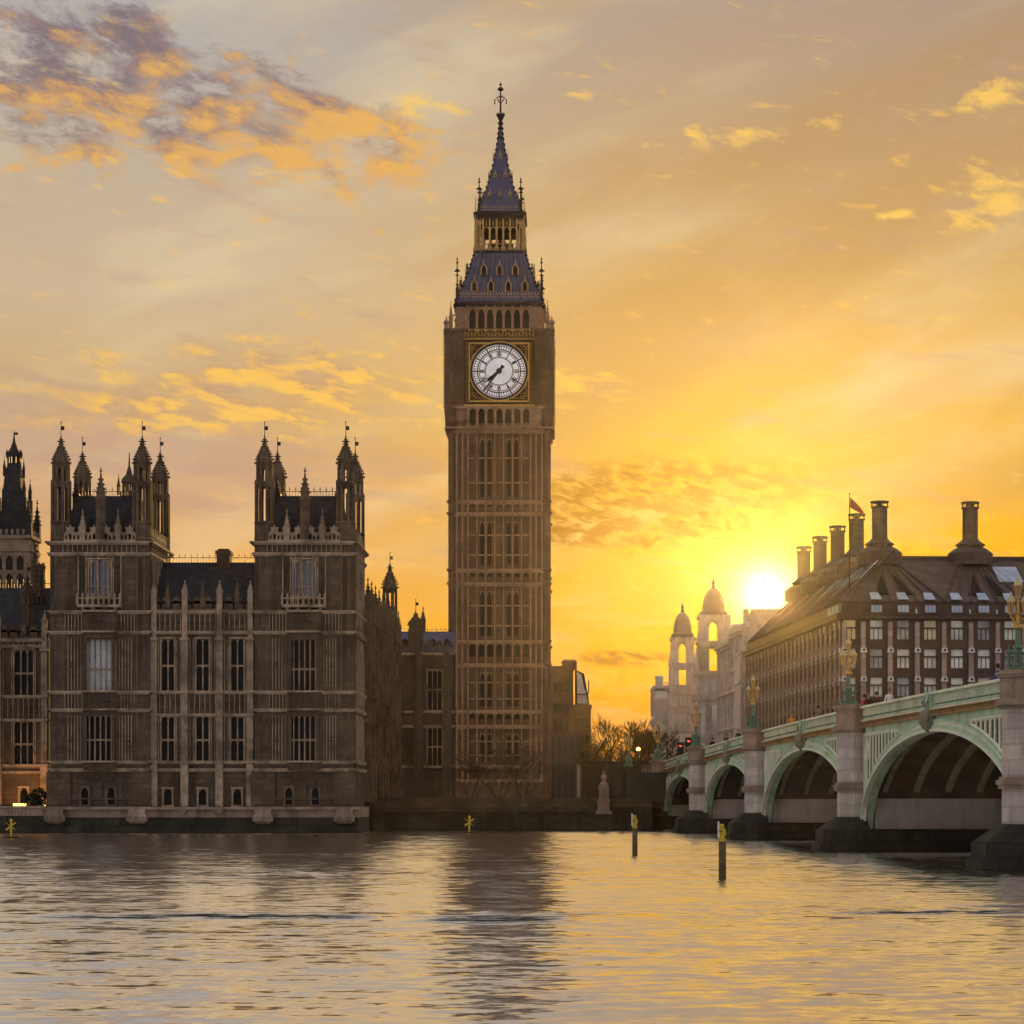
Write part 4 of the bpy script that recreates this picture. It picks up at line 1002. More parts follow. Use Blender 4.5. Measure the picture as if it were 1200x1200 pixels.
    for kf in range(4):
        for y, xs in ((230, (-12, 0, 12)), (207, (-6, 6)), (185, (0,))):
            q = next((q0+(q1-q0)*(y0-y)/(y0-y1) for (y0, q0), (y1, q1) in zip(pr, pr[1:]) if y1 <= y <= y0))*k
            for x in xs:
                d = MB(face(kf, q, q)); c = x*k; d.extr([(c-.22, z(y)), (c+.22, z(y)), (c+.22, z(y-3)), (c, z(y-6)), (c-.22, z(y-3))], -.2, .8); d.extr([(c-.12, z(y-.4)), (c+.12, z(y-.4)), (c, z(y-4))], -.22, -.19, 1); d.octa(c, -.1, z(y-7), .08, .25)
                obj('dormer', d, ('goldstone', 'slot'), SP)
    fi = MB(); fi.tube([(0, 0, z(134)), (0, 0, z(99))], .16, .05); fi.octa(0, 0, z(104.5), .5, .42); fi.octa(0, 0, z(99), .2, .3); fi.octa(0, 0, z(110), .16, .2)
    for s in range(4):
        ca, sa_ = cos(s*pi/2), sin(s*pi/2); pts = [(ca*r_, sa_*r_, z(y)) for r_, y in ((0, 122), (.35, 116.5), (.45, 114), (.8, 117), (.8, 121.5))]
        fi.tube(pts, .06); 
        for r_, y in ((.45, 114), (.8, 117.5), (.8, 121), (.35, 117)): fi.octa(ca*r_, sa_*r_, z(y), .13, .16)
        fi.octa(ca*.2, sa_*.2, z(113), .12, .2)
    obj('finial', fi, 'iron', SP)
clock_tower()
# ================================================================== river walls
def river_wall():
    B = At(240.0); z = B.z; x0, x1 = B.x(414), B.x(702); w = x1-x0
    Q = thing('embankment_wall', 'long dark tide stained river wall below the clock tower', 'river wall', (x0, 240, 0))
    a_ = MB(); a_.box(0, w, -.5, 2.5, -1, z(952)); a_.box(-.01, w+.01, -.7, 2.5, z(953), z(950.5)); obj('tidal_base', a_, 'algae', Q)
    a_ = MB(); a_.box(0, w, -.1, .5, z(950.5), z(937)); a_.box(-.02, w+.02, -.25, .65, z(937), z(934.5)); a_.box(0, w, -.22, .55, z(946.5), z(945)); obj('parapet', a_, 'stone_lo', Q)
    # pedestal with a carved lamp block at the landing stairs, then the lower return wall up to the bridge
    x0, x1 = B.x(703), B.x(716)
    Q = thing('stone_pedestal', 'pale carved stone pedestal with urn shaped top on the river wall', 'pedestal', (B.x(708), 240, 0)); k = B.k
    a_ = MB(); a_.box(-.85, .75, -1.1, .6, z(954), z(950)); a_.box(-.66, .52, -.9, .4, z(950), z(938)); a_.box(-.5, .4, -.8, .3, z(938), z(924)); a_.box(-.62, .5, -.9, .4, z(925), z(922))
    for s in (-.5, .28): a_.box(s, s+.16, -.95, -.8, z(938), z(925))
    a_.octa(-.05, -.86, z(932), .2, .42); a_.box(-.75, .62, -1.0, .5, z(939), z(937))
    a_.lathe(-.05, -.25, [(.52, z(922)), (.42, z(918)), (.2, z(916)), (.34, z(912)), (.26, z(909)), (.1, z(907)), (.14, z(905)), (.02, z(903))], 10); obj('block', a_, 'tan', Q); a_ = MB(); a_.box(-1.2, 1.0, -1.3, .8, -1, z(954)); obj('tidal_base', a_, 'algae', Q)
    Q = thing('embankment_wall', 'low pale coped river wall between the carved pedestal and the bridge abutment', 'river wall', (B.x(712), 241, 0)); w = B.x(765)-B.x(712)
    a_ = MB(); a_.box(0, w, 0, 12, -1, z(946)); a_.box(0, w, -.4, .8, -1, z(953)); obj('tidal_base', a_, 'algae', Q)
    a_ = MB(); a_.box(0, w, -.1, .6, z(946), z(938.5)); a_.box(0, w, -.25, .75, z(938.5), z(936)); obj('parapet', a_, 'stone_lo', Q)
river_wall()
def palace_base():
    z = Z
    # stepped base of the palace standing in the river, bracketed out under the pavilions
    x0, x1 = A.x(53), A.x(420)
    Q = thing('palace_river_base', 'pale ledged stone base of the palace with bracket corbels over the waterline', 'river wall', (x0, 222, 0)); w = x1-x0
    a_ = MB(); a_.box(0, w, -.2, 12, -1, z(958)); a_.box(-.02, w+.02, -.45, 12, -1, z(969)); obj('tidal_base', a_, 'algae', Q)
    a_ = MB(); a_.box(0, w, -.02, 12, z(958), z(946)); a_.box(-.05, w+.3, -.55, .1, z(948.5), z(945.5)); obj('ledge', a_, 'granite_d', Q)
    for px_ in (65.5, 161.5, 309, 404):
        c = A.x(px_)-x0; b = MB()
        b.loft([[(c-.8, -.6, z(948.5)), (c+.8, -.6, z(948.5)), (c+.8, 0, z(948.5)), (c-.8, 0, z(948.5))], [(c-.75, -.75, z(953)), (c+.75, -.75, z(953)), (c+.75, 0, z(953)), (c-.75, 0, z(953))], [(c-.95, -.85, z(957)), (c+.95, -.85, z(957)), (c+.95, 0, z(957)), (c-.95, 0, z(957))], [(c-.95, -.7, z(962)), (c+.95, -.7, z(962)), (c+.95, 0, z(962)), (c-.95, 0, z(962))], [(c-.6, -.4, z(965)), (c+.6, -.4, z(965)), (c+.6, 0, z(965)), (c-.6, 0, z(965))]])
        obj('corbel', b, 'granite_d', Q)
    for px_ in (214, 257):
        c = A.x(px_)-x0; b = MB(); b.loft([[(c-.5, -.5, z(948.5)), (c+.5, -.5, z(948.5)), (c+.5, 0, z(948.5)), (c-.5, 0, z(948.5))], [(c-.12, -.25, z(955)), (c+.12, -.25, z(955)), (c+.12, 0, z(955)), (c-.12, 0, z(955))]]); obj('corbel', b, 'granite_d', Q)
    x0 = A.x(-80); w = A.x(53)-x0
    Q = thing('terrace_wall', 'grey river terrace wall with panelled parapet at the left edge', 'river wall', (x0, 222, 0))
    a_ = MB(); a_.box(0, w, 0, 10, -1, z(956)); a_.box(0, w, -.25, 10, -1, z(968)); obj('tidal_base', a_, 'algae', Q)
    a_ = MB(); a_.box(0, w, -.02, .4, z(956), z(947)); a_.box(0, w, -.15, .5, z(947), z(944.5)); a_.ribs(0, w, z(956), z(947), 34, .1, .1); a_.box(0, w, .4, 10, z(956), z(955)); obj('parapet', a_, 'granite_d', Q)
palace_base()

# ================================================================== the arched bridge
def zpar(t): return 8.85-.00011*(t-128)**2
PT = [0, 32, 67, 106, 146, 184]                      # pier centres along the bridge from the far bank
ANG = atan2(-.9972, .0740)
BR = thing('arched_road_bridge', 'sage green iron arch bridge on pale octagonal granite piers', 'bridge', (9.42, 253, 0), ANG)
def bpt(t, y, z): c, s = cos(ANG), sin(ANG); return (9.42+t*c-y*s, 253+t*s+y*c, z)
YF = .7                                               # flank plane of the ironwork
def build_bridge():
    deck = MB(); N = 46
    ts = [-14+i*(198.0)/N for i in range(N+1)]
    for a_, b_ in zip(ts, ts[1:]):
        for (y0, y1, dz, th, m) in ((1.1, 5.2, -.86, .9, 1), (5.2, 22.4, -1.27, .8, 0), (22.4, 26.4, -1.12, .9, 1)):
            deck.loft([[(a_, y0, zpar(a_)+dz-th), (a_, y1, zpar(a_)+dz-th), (a_, y1, zpar(a_)+dz), (a_, y0, zpar(a_)+dz)], [(b_, y0, zpar(b_)+dz-th), (b_, y1, zpar(b_)+dz-th), (b_, y1, zpar(b_)+dz), (b_, y0, zpar(b_)+dz)]], m, caps=False)
    obj('deck', deck, ('asphalt', 'pave'), BR)
    for i in range(len(PT)-1):
        ta, tb = PT[i]+1.35, PT[i+1]-1.35; tm = (ta+tb)/2; hw = (tb-ta)/2
        zs = 1.3; zc = zpar(tm)-2.10                   # springing and crown of the arch
        arc = lambda q, off=0.0: (tm-(hw+off)*cos(q), zs+(zc-zs+off)*sin(q))
        NN = 40
        sp = MB()
        for j in range(NN):
            q0, q1 = pi*j/NN, pi*(j+1)/NN
            x0, z0 = arc(q0); x1, z1 = arc(q1); p0, p1 = zpar(x0)-1.3, zpar(x1)-1.3
            sp.loft([[(x0, YF, z0), (x0, YF+.5, z0), (x0, YF+.5, p0), (x0, YF, p0)], [(x1, YF, z1), (x1, YF+.5, z1), (x1, YF+.5, p1), (x1, YF, p1)]], 0, caps=False)
        # riveted joint ribs on the plates
        for q in (.32, .42, .5, .58, .68): x = ta+2*hw*q; sp.box(x-.03, x+.03, YF-.03, YF, arc(math.acos(max(-1, min(1, (tm-x)/hw))))[1]+.4, zpar(x)-1.3)
        spo = obj('spandrel', sp, 'mint', BR)
        for s in (-1, 1):                              # triangular traceried panels
            ex = tm+s*hw; tri = MB(); dk = MB()
            pts = []
            za = zpar(ex)-1.75
            for j in range(9):
                q = .06+1.2*j/8; x, z_ = arc(q, .75); x = tm+s*(tm-x); pts.append((x, z_))
            pts = [p for p in pts if p[1] < za-.1]
            poly = [(ex-s*.25, pts[0][1]+.1), (ex-s*.25, za), (pts[-1][0], za)] + pts[::-1]
            if s < 0: poly = poly[::-1]
            dk.extr(poly, YF-.02, YF+.03); po = obj('spandrel_panel', dk, 'soffit', BR)  # flat panel, the dark of a recess put into its colour
            for p, q in zip(poly, poly[1:]+poly[:1]): tri.tube([(p[0], YF-.05, p[1]), (q[0], YF-.05, q[1])], .10, n=4)
            cx = ex-s*.95; cz = za-.95
            for rr in (.62, .4):
                tri.tube([(cx+rr*cos(q*pi/8), YF-.06, cz+rr*sin(q*pi/8)) for q in range(17)], .06, n=4)
            tri.box(cx-.2, cx+.2, YF-.1, YF-.02, cz-.26, cz+.26)
            tri.tube([(ex-s*.55, YF-.06, pts[0][1]+.4), (ex-s*.55, YF-.06, cz-.5)], .06, n=4); tri.tube([(ex-s*1.9, YF-.06, za), (ex-s*1.5, YF-.06, za-1.4)], .06, n=4); tri.tube([(ex-s*2.8, YF-.06, za), (ex-s*1.2, YF-.06, za-.3)], .05, n=4)
            nb_ = 11
            for j in range(1, nb_):
                bx = ex+(pts[-1][0]-ex)*j/nb_; zl = [p_[1] for p_ in pts if (p_[0]-bx)*s > 0]; zl = (max(zl) if zl else pts[0][1])+.1
                if zl < za-.15: tri.box(bx-.13, bx+.13, YF-.09, YF, zl, za)
            obj('tracery', tri, 'mint_l', po)
        # moulded arch ring
        ar = MB()
        for (r0, r1, y0, m) in ((-.02, .14, -.30, 0), (.14, .34, -.20, 1), (.34, .52, -.10, 0), (.52, .64, -.15, 1)):
            for j in range(NN):
                q0, q1 = pi*j/NN, pi*(j+1)/NN
                A0, A1, B0, B1 = arc(q0, r0), arc(q0, r1), arc(q1, r0), arc(q1, r1)
                ar.loft([[(A0[0], YF+y0, A0[1]), (A0[0], YF+.02, A0[1]), (A1[0], YF+.02, A1[1]), (A1[0], YF+y0, A1[1])], [(B0[0], YF+y0, B0[1]), (B0[0], YF+.02, B0[1]), (B1[0], YF+.02, B1[1]), (B1[0], YF+y0, B1[1])]], m, caps=False)
        obj('arch_ring', ar, ('mint_l', 'mint'), BR)
        # ribs and plating under the roadway
        for r_ in range(13):
            rb = MB(); y0 = YF+.9+r_*1.95
            for j in range(24):
                q0, q1 = pi*j/24, pi*(j+1)/24
                if min(arc(q0)[1], arc(q1)[1]) < 3.1: continue
                A0, A1, B0, B1 = arc(q0, .42), arc(q0, .80), arc(q1, .42), arc(q1, .80)
                rb.loft([[(A0[0], y0, A0[1]), (A0[0], y0+.3, A0[1]), (A1[0], y0+.3, A1[1]), (A1[0], y0, A1[1])], [(B0[0], y0, B0[1]), (B0[0], y0+.3, B0[1]), (B1[0], y0+.3, B1[1]), (B1[0], y0, B1[1])]], 0, caps=False)
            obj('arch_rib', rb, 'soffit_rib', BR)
        so = MB()
        for j in range(24):
            q0, q1 = pi*j/24, pi*(j+1)/24; A1, B1 = arc(q0, .78), arc(q1, .78)
            so.loft([[(A1[0], YF+.5, A1[1]), (A1[0], 26.4, A1[1]), (A1[0], 26.4, A1[1]+.1), (A1[0], YF+.5, A1[1]+.1)], [(B1[0], YF+.5, B1[1]), (B1[0], 26.4, B1[1]), (B1[0], 26.4, B1[1]+.1), (B1[0], YF+.5, B1[1]+.1)]], 0, caps=False)
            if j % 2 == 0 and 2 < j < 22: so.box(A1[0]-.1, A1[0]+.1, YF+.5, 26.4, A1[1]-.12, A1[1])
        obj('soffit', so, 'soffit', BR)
        # ochre dentil cornice, parapet with blind arcade, rails
        cn = MB(); pa = MB(); ra = MB(); n = 18
        L0, L1 = PT[i]+1.0, PT[i+1]-1.0
        def run(mb, y0, y1, z0, z1, m=0):
            for j in range(n):
                a_, b_ = L0+(L1-L0)*j/n, L0+(L1-L0)*(j+1)/n
                mb.loft([[(a_, y0, zpar(a_)+z0), (a_, y1, zpar(a_)+z0), (a_, y1, zpar(a_)+z1), (a_, y0, zpar(a_)+z1)], [(b_, y0, zpar(b_)+z0), (b_, y1, zpar(b_)+z0), (b_, y1, zpar(b_)+z1), (b_, y0, zpar(b_)+z1)]], m, caps=False)
        run(cn, YF-.25, YF+.6, -1.30, -1.20); run(cn, YF-.12, YF+.6, -1.20, -1.02); run(cn, YF-.32, YF+.6, -1.02, -.95)
        nd = int((L1-L0)/.34)
        for j in range(nd): x = L0+(j+.5)*(L1-L0)/nd; cn.box(x-.09, x+.09, YF-.26, YF-.1, zpar(x)-1.19, zpar(x)-1.04)
        obj('dentil_cornice', cn, 'ochre', BR)
        run(pa, YF-.22, YF+.4, -.95, -.84, 1); run(pa, YF-.02, YF+.3, -.84, -.16, 0); run(pa, YF-.12, YF+.3, -.80, -.72, 0); run(pa, YF-.1, YF+.3, -.22, -.14, 0)
        np_ = int((L1-L0)/.42)
        for j in range(np_):
            x = L0+(j+.5)*(L1-L0)/np_; zz = zpar(x)
            pa.box(x-.05, x+.05, YF-.10, YF, zz-.6, zz-.2, 1); pa.box(x-.17, x+.17, YF-.08, YF, zz-.27, zz-.2, 1); pa.octa(x, YF-.03, zz-.66, .07, .05, 2); pa.octa(x+.21, YF-.03, zz-.76, .05, .04, 2)
        obj('parapet_panel', pa, ('mint', 'mint_l', 'soffit'), BR)
        run(ra, YF-.30, YF+.45, -.14, -.05); run(ra, YF-.18, YF+.35, -.05, .02); obj('handrail', ra, 'mint_l', BR)  # sunlight on the rail put into its pale colour
        # carved boss over the crown
        cb = MB(); x = tm; zz = zpar(x)
        cb.box(x-.42, x+.42, YF-.42, YF, zz-.14, zz-.02, 0); cb.box(x-.34, x+.34, YF-.34, YF, zz-.95, zz-.14, 0); cb.lathe(x, YF-.3, [(.1, zz-2.15), (.3, zz-1.9), (.46, zz-1.5), (.5, zz-1.1), (.34, zz-.95)], 8, 1)
        for s in (-.28, .28): cb.tube([(x+s, YF-.4, zz-.2), (x+s*1.2, YF-.5, zz-.5), (x+s*.5, YF-.42, zz-.9)], .09, .07); cb.octa(x+s*1.5, YF-.45, zz-1.4, .16, .25, 2)
        cb.octa(x, YF-.5, zz-.55, .2, .3, 1); cb.octa(x, YF-.62, zz-1.6, .2, .4, 1)
        obj('crown_boss', cb, ('mint', 'soffit_rib', 'ochre'), BR)
    for i, t in enumerate(PT):
        zz = zpar(t); p = MB()
        poly = lambda o: [(t-1.15-o, 1.3), (t-1.15-o, YF-.62-o*.3), (t-.55-o*.6, YF-1.35-o), (t+.55+o*.6, YF-1.35-o), (t+1.15+o, YF-.62-o*.3), (t+1.15+o, 1.3)]
        p.prism(poly(0), 1.6, zz-1.55); 
        for (o0, z0, z1) in ((.16, 3.62, 3.80), (.24, 3.80, 4.02), (.12, 4.02, 4.16)): p.prism(poly(o0), z0, z1, 1)
        P_ = obj('pier', p, ('granite', 'granite_d'), BR)
        c = MB()
        for (o0, z0, z1) in ((.1, -1.6, -1.45), (.3, -1.45, -1.25), (.22, -1.25, -1.15), (.08, -1.15, -.20), (.2, -.20, -.08), (.28, -.08, .06), (.12, .06, .14)): c.prism(poly(o0), zz+z0, zz+z1)
        obj('pier_cap', c, 'granite_d', P_)
        w = MB(); w.box(t-1.5, t+1.5, 1.3, 26.4, 1.3, 3.5, 0); w.box(t-1.35, t+1.35, 1.3, 26.4, 3.5, zz-2.3, 1); obj('pier_wall', w, ('pierwall', 'soffit'), P_)
        b = MB(); q = lambda o, nose: [(t-1.7-o, 27), (t-1.7-o, YF-.8), (t-.9-o*.5, YF-1.6-nose), (t+.9+o*.5, YF-1.6-nose), (t+1.7+o, YF-.8), (t+1.7+o, 27)]
        b.loft([[(x, y, -1) for x, y in q(1.0, 1.05)], [(x, y, 1.25) for x, y in q(.95, .95)]])
        q3 = lambda o, nose, z_: [(x, min(y, YF+.1), z_) for x, y in q(o, nose)]
        b.loft([q3(.9, .9, 1.25), q3(-.45, -.15, 2.05)])
        b.prism(q(1.15, 1.2), -1, .45); obj('cutwater', b, 'algae', P_)
    fp = MB()
    for a_, b_ in zip(ts, ts[1:]): fp.loft([[(a_, 26.2, zpar(a_)-2.2), (a_, 26.6, zpar(a_)-2.2), (a_, 26.6, zpar(a_)), (a_, 26.2, zpar(a_))], [(b_, 26.2, zpar(b_)-2.2), (b_, 26.6, zpar(b_)-2.2), (b_, 26.6, zpar(b_)), (b_, 26.2, zpar(b_))]], 0, caps=False)
    obj('far_parapet', fp, 'mint', BR)
    ab = MB(); ab.box(-20, -1.4, .5, 26.4, -1, 5.4); ab.box(-20, -1.3, .3, 1.1, 5.4, zpar(-8)-.1); ab.box(-20, -1.3, .2, 1.2, zpar(-8)-.1, zpar(-8)+.05); obj('abutment', ab, 'granite_d', BR)
build_bridge()
# raised approach road behind the bridge, dark side wall and railings
def approach():
    ap = MB(); Y = [251, 275, 300, 330, 380]; ZT = [5.9, 5.2, 4.6, 4.0, 3.6]
    for (y0, z0), (y1, z1) in zip(zip(Y, ZT), zip(Y[1:], ZT[1:])):
        f = lambda y: 9.0
        ap.loft([[(f(y0)-3, y0, 2.5), (f(y0)+30, y0, 2.5), (f(y0)+30, y0, z0), (f(y0)-3, y0, z0)], [(f(y1)-3, y1, 2.5), (f(y1)+30, y1, 2.5), (f(y1)+30, y1, z1), (f(y1)-3, y1, z1)]], 0)
    tag(obj('approach_road', ap, 'asphalt'), kind='structure')
    f = lambda y: 5.8
    Q = thing('approach_wall', 'dark railing topped side wall of the raised road leading on to the bridge', 'wall', (f(251), 251, 0))
    w = MB(); r = MB()
    for y0, y1, z0, z1 in ((251, 275, 5.9, 5.2), (275, 300, 5.2, 4.6), (300, 330, 4.6, 4.0)):
        w.loft([[(f(y0)-f(251)-.5, y0-251, 2.5), (f(y0)-f(251), y0-251, 2.5), (f(y0)-f(251), y0-251, z0+.5), (f(y0)-f(251)-.5, y0-251, z0+.5)], [(f(y1)-f(251)-.5, y1-251, 2.5), (f(y1)-f(251), y1-251, 2.5), (f(y1)-f(251), y1-251, z1+.5), (f(y1)-f(251)-.5, y1-251, z1+.5)]])
        n = int((y1-y0)/.4)
        for i in range(n):
            y = y0+(y1-y0)*i/n; zz = z0+(z1-z0)*i/n; x = f(y)-f(251)-.25; r.box(x-.03, x+.03, y-251-.03, y-251+.03, zz+.5, zz+1.6)
        for q in (.75, 1.5): r.tube([(f(y0)-f(251)-.25, y0-251, z0+q), (f(y1)-f(251)-.25, y1-251, z1+q)], .04, n=4)
    obj('wall', w, 'slot', Q); obj('railing', r, 'iron', Q)
approach()

# ================================================================== triple lanterns on the piers
def make_lamp(label):
    Q = thing('bridge_lamp', label, 'street lamp', group='triple lantern lamps on the bridge piers')
    b = MB(); b.lathe(0, 0, [(.62, 0), (.62, .08), (.5, .14)], 8); b.lathe(0, 0, [(.27, .1), (.27, .3), (.2, .36), (.2, .95), (.27, 1.0), (.2, 1.08), (.13, 1.15), (.13, 1.82), (.16, 1.86)], 8)
    obj('column', b, 'lampgreen', Q)
    for s in range(4):
        a_ = s*pi/2+pi/4; x, y = .42*cos(a_), .42*sin(a_); c = MB()
        c.lathe(x, y, [(.13, .1), (.13, .26), (.07, .30), (.075, .72), (.12, .76), (.14, .82), (.05, .90), (.02, 1.12)], 6); c.box(*sorted((x*.35, x)), *sorted((y*.35, y)), .70, .80); c.octa(x, y, 1.1, .05, .08)
        obj('colonnette', c, 'lampgreen', Q)
    g_ = MB(); g_.lathe(0, 0, [(.14, 1.84), (.24, 1.90), (.24, 1.98), (.17, 2.06), (.09, 2.1), (.08, 2.5), (.11, 2.55), (.06, 2.62), (.06, 3.3)], 8)
    for s in (-1, 1):
        g_.tube([(0, 0, 2.12), (s*.16, 0, 2.16), (s*.34, 0, 2.34), (s*.36, 0, 2.58)], .05, .035); g_.tube([(0, 0, 2.6), (s*.14, 0, 2.62), (s*.2, 0, 2.5), (s*.12, 0, 2.4)], .035, .03); g_.octa(s*.2, 0, 2.3, .08, .12)
    obj('bracket', g_, 'gold', Q)
    for x, z0 in ((-.36, 2.55), (.36, 2.55), (0, 3.28)):
        l = MB(); l.lathe(x, 0, [(.10, z0), (.16, z0+.5), (.17, z0+.52)], 6); L = obj('lantern', l, 'lantern', Q)
        c = MB(); c.lathe(x, 0, [(.20, z0+.50), (.205, z0+.56), (.16, z0+.66), (.09, z0+.74), (.05, z0+.78), (.06, z0+.82), (.015, z0+.98)], 8)
        for p in octa_pts(x, 0, .132, 0, 6):
            q = Vector((p[0]-x, p[1], 0)); c.tube([(x+q.x*.8, q.y*.8, z0), (x+q.x*1.28, q.y*1.28, z0+.51)], .014, n=4)
        c.lathe(x, 0, [(.04, z0-.08), (.13, z0-.02), (.14, z0+.02)], 6)
        obj('lantern_hood', c, 'lamphood', L)
    return Q
LB = ['gold and green triple lantern lamp on the first pier beside the far river bank', 'gold and green triple lantern lamp on the second pier, beside the red traffic signals',
      'gold and green triple lantern lamp on the middle pier, before the office side wall', 'gold and green triple lantern lamp on the second nearest pier, at the office corner', 'largest triple lantern lamp on the nearest pier, at the right edge of the photo']
lamp0 = make_lamp(LB[0])
for i in range(5):
    o = lamp0 if i == 0 else copy_tree(lamp0)
    o['label'] = LB[i]; o.location = bpt(PT[i], -.05, zpar(PT[i])+.14); o.rotation_euler = (0, 0, .12+.05*i)
o = copy_tree(lamp0); o['label'] = 'triple lantern lamp on the approach road, away from the bridge among bare trees'; o.location = (At(285).x(736.5), 285, At(285).z(898)); 

# ================================================================== office block with tall chimneys
def office():
    D = 300.0; B = At(D); k = B.k; z = B.z
    Q = thing('office_building', 'bronze clad office block with pink stone piers and tall dark ventilation chimneys', 'office building', (B.x(985), D, 0), radians(4.07))
    W_, Lg = 36.0, 82.0
    u = lambda px: (px-985)*k; ZE, ZA = z(725), z(705)
    T0 = lambda x, d, zz: (x, d, zz); T1 = lambda y, d, zz: (d, y, zz)
    # walls: front and the long side to Bridge Street
    w = MB(); w.box(.45, W_, .45, Lg, 3, z(703)); co = obj('inner_core', w, 'slot', Q)
    rows = [(793.5, 827), (760, 793.5), (726.3, 760), (827, 860.5), (860.5, 894)]
    wf = MB(); ops = []
    cols = [u(1027.7)+i*3.43 for i in range(-1, 10)]
    for c in cols[:]:
        for t, b in rows: ops.append((max(.1, c-.86) if c > 0 else .1, c+.86, z(b-10), z(t+.3)))
    wf.pierced(0, W_, 3, ZE, ops, 0, .5); obj('front_wall', wf, 'bronze', Q)
    ws = MB(T1); ops2 = []; ncol = 24; sp_ = Lg/ncol
    for i in range(ncol):
        for t, b in rows: ops2.append((i*sp_+.9, i*sp_+2.55, z(b-10), z(t+.3)))
    ws.pierced(0, Lg, 3, ZE, ops2, 0, .12); obj('side_wall', ws, 'bronze', Q)
    def win(T, o, split, dd=.34):
        f = MB(T); zz = o[2]+(o[3]-o[2])*split; f.box(o[0], o[1], dd-.2 if dd > .2 else .0, dd, zz-.1, zz+.1)
        for q in (1/3, 2/3): x = o[0]+(o[1]-o[0])*q; f.box(x-.045, x+.045, dd-.1, dd, o[2], zz-.1)
        f.box(o[0], o[1], .02, dd, o[2]-.05, o[2]+.12); f.box(o[0]-.08, o[0]+.07, .03, dd, o[2], o[3]); f.box(o[1]-.07, o[1]+.08, .03, dd, o[2], o[3])
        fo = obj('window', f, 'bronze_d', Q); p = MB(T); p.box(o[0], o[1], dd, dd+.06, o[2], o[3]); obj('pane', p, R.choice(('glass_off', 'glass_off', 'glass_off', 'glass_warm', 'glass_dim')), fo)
    nvis = 0
    for o in ops:
        if o[3] > z(830): win(T0, o, .62)
    for o in ops2:
        if o[3] > z(796): win(T1, o, .62, .07)
    # pink stone piers that widen downward, each with white castings
    def pier(T, c, wd, dp=1.0):
        p = MB(T); a0, a1 = wd*.42, wd*.62
        p.loft([[(c-a1, -.42*dp, 3), (c+a1, -.42*dp, 3), (c+a1, 0, 3), (c-a1, 0, 3)], [(c-a0, -.30*dp, z(728.5)), (c+a0, -.30*dp, z(728.5)), (c+a0, 0, z(728.5)), (c-a0, 0, z(728.5))]])
        o = obj('stone_pier', p, 'pinkstone', Q)
        for y in (759, 793):
            q = MB(T)
            q.loft([[(c-wd*.62, -.72*dp, z(y+5.5)), (c+wd*.62, -.72*dp, z(y+5.5)), (c+wd*.62, 0, z(y+5.5)), (c-wd*.62, 0, z(y+5.5))], [(c-wd*.45, -.6*dp, z(y)), (c+wd*.45, -.6*dp, z(y)), (c+wd*.45, 0, z(y)), (c-wd*.45, 0, z(y))]], 0)
            q.extr([(c+.15*cos(i*pi/5), z(y+2.6)+.15*sin(i*pi/5)) for i in range(10)], -.78*dp, -.6*dp, 1)
            obj('bracket_casting', q, ('white', 'slot'), o)
    for i in range(10): pier(T0, u(1011.6)+i*3.43, .66)
    for i in range(ncol+1): pier(T1, min(max(.35, i*sp_+.02), Lg-.3), .58, .32)
    pier(T0, .42, .6)
    # balcony shelves on the long side catch the light
    fn = MB(T1)
    for i in range(ncol):
        for y in (757, 791): fn.box(i*sp_+.8, i*sp_+.95, -.22, 0, z(y+5), z(y-4)); fn.box(i*sp_+2.5, i*sp_+2.65, -.22, 0, z(y+5), z(y-4))
        fn.box(i*sp_+.82, i*sp_+.88, -.1, 0, 3, z(730))
    obj('side_mullion', fn, 'pinkstone', Q)
    # gutter and attic
    g_ = MB(); g_.box(-.55, W_, -.55, .3, z(725), z(720)); g_.box(-.552, .3, .3, Lg, z(725.1), z(720.1)); g_.box(-.7, W_, -.7, .1, z(720), z(718.8)); g_.box(-.702, .1, .1, Lg, z(720.1), z(718.9)); obj('gutter', g_, 'bronze', Q)
    at = MB(); at.box(.2, W_, .2, Lg-.2, z(721), ZA); obj('attic', at, 'bronze', Q)
    RB = 11.2; RS = 7.0; ZR = z(652)+.9
    rf = MB()
    rf.add([(0, 0, ZA), (W_, 0, ZA), (W_, RB, ZR), (RS, RB, ZR), (0, Lg, ZA), (RS, Lg, ZR), (W_, RB, 25), (RS+6, RB+6, ZR-1), (W_, Lg, ZR-1), (RS+6, Lg, ZR-1)], [(0, 1, 2, 3), (4, 0, 3, 5), (3, 2, 8, 9, 5), (1, 6, 2)], 0)
    R_ = obj('roof', rf, 'bronze_d', Q)
    # roof geometry helpers
    def onf(x, f): return (x, RB*f, ZA+(ZR-ZA)*f)          # front slope
    def ons(y, f): return (RS*f, y, ZA+(ZR-ZA)*f)
    rb = MB(); chx = [7.3, 19.3, 31.3]
    for cx in chx:
        for j in range(-3, 5):
            x0 = u(1011.6)+round((cx-u(1011.6))/3.43)*3.43+(j-.5)*3.43*.5 - 0
            x0 = cx+(j-.5)*1.75
            p0, p1 = onf(max(.1, x0), 0), onf(cx+(j-.5)*.42, .96); rb.tube([(p0[0], p0[1]-.1, p0[2]+.05), (p1[0], p1[1]-.1, p1[2]+.05)], .14, .10, n=4)
    for y in [2+i*1.75 for i in range(45)]:
        cy = 11.5+14.2*round((y-11.5)/14.2); p0, p1 = ons(y, 0), ons(cy+(y-cy)*.3, .96); rb.tube([(p0[0]-.1, p0[1], p0[2]+.05), (p1[0]-.1, p1[1], p1[2]+.05)], .14, .10, n=4)
    rb.tube([(0, 0, ZA), (RS, RB, ZR)], .2, n=5); rb.box(RS, W_, RB-.2, RB+.3, ZR-.1, ZR+.35); rb.box(RS-.2, RS+.3, RB, Lg, ZR-.1, ZR+.35)
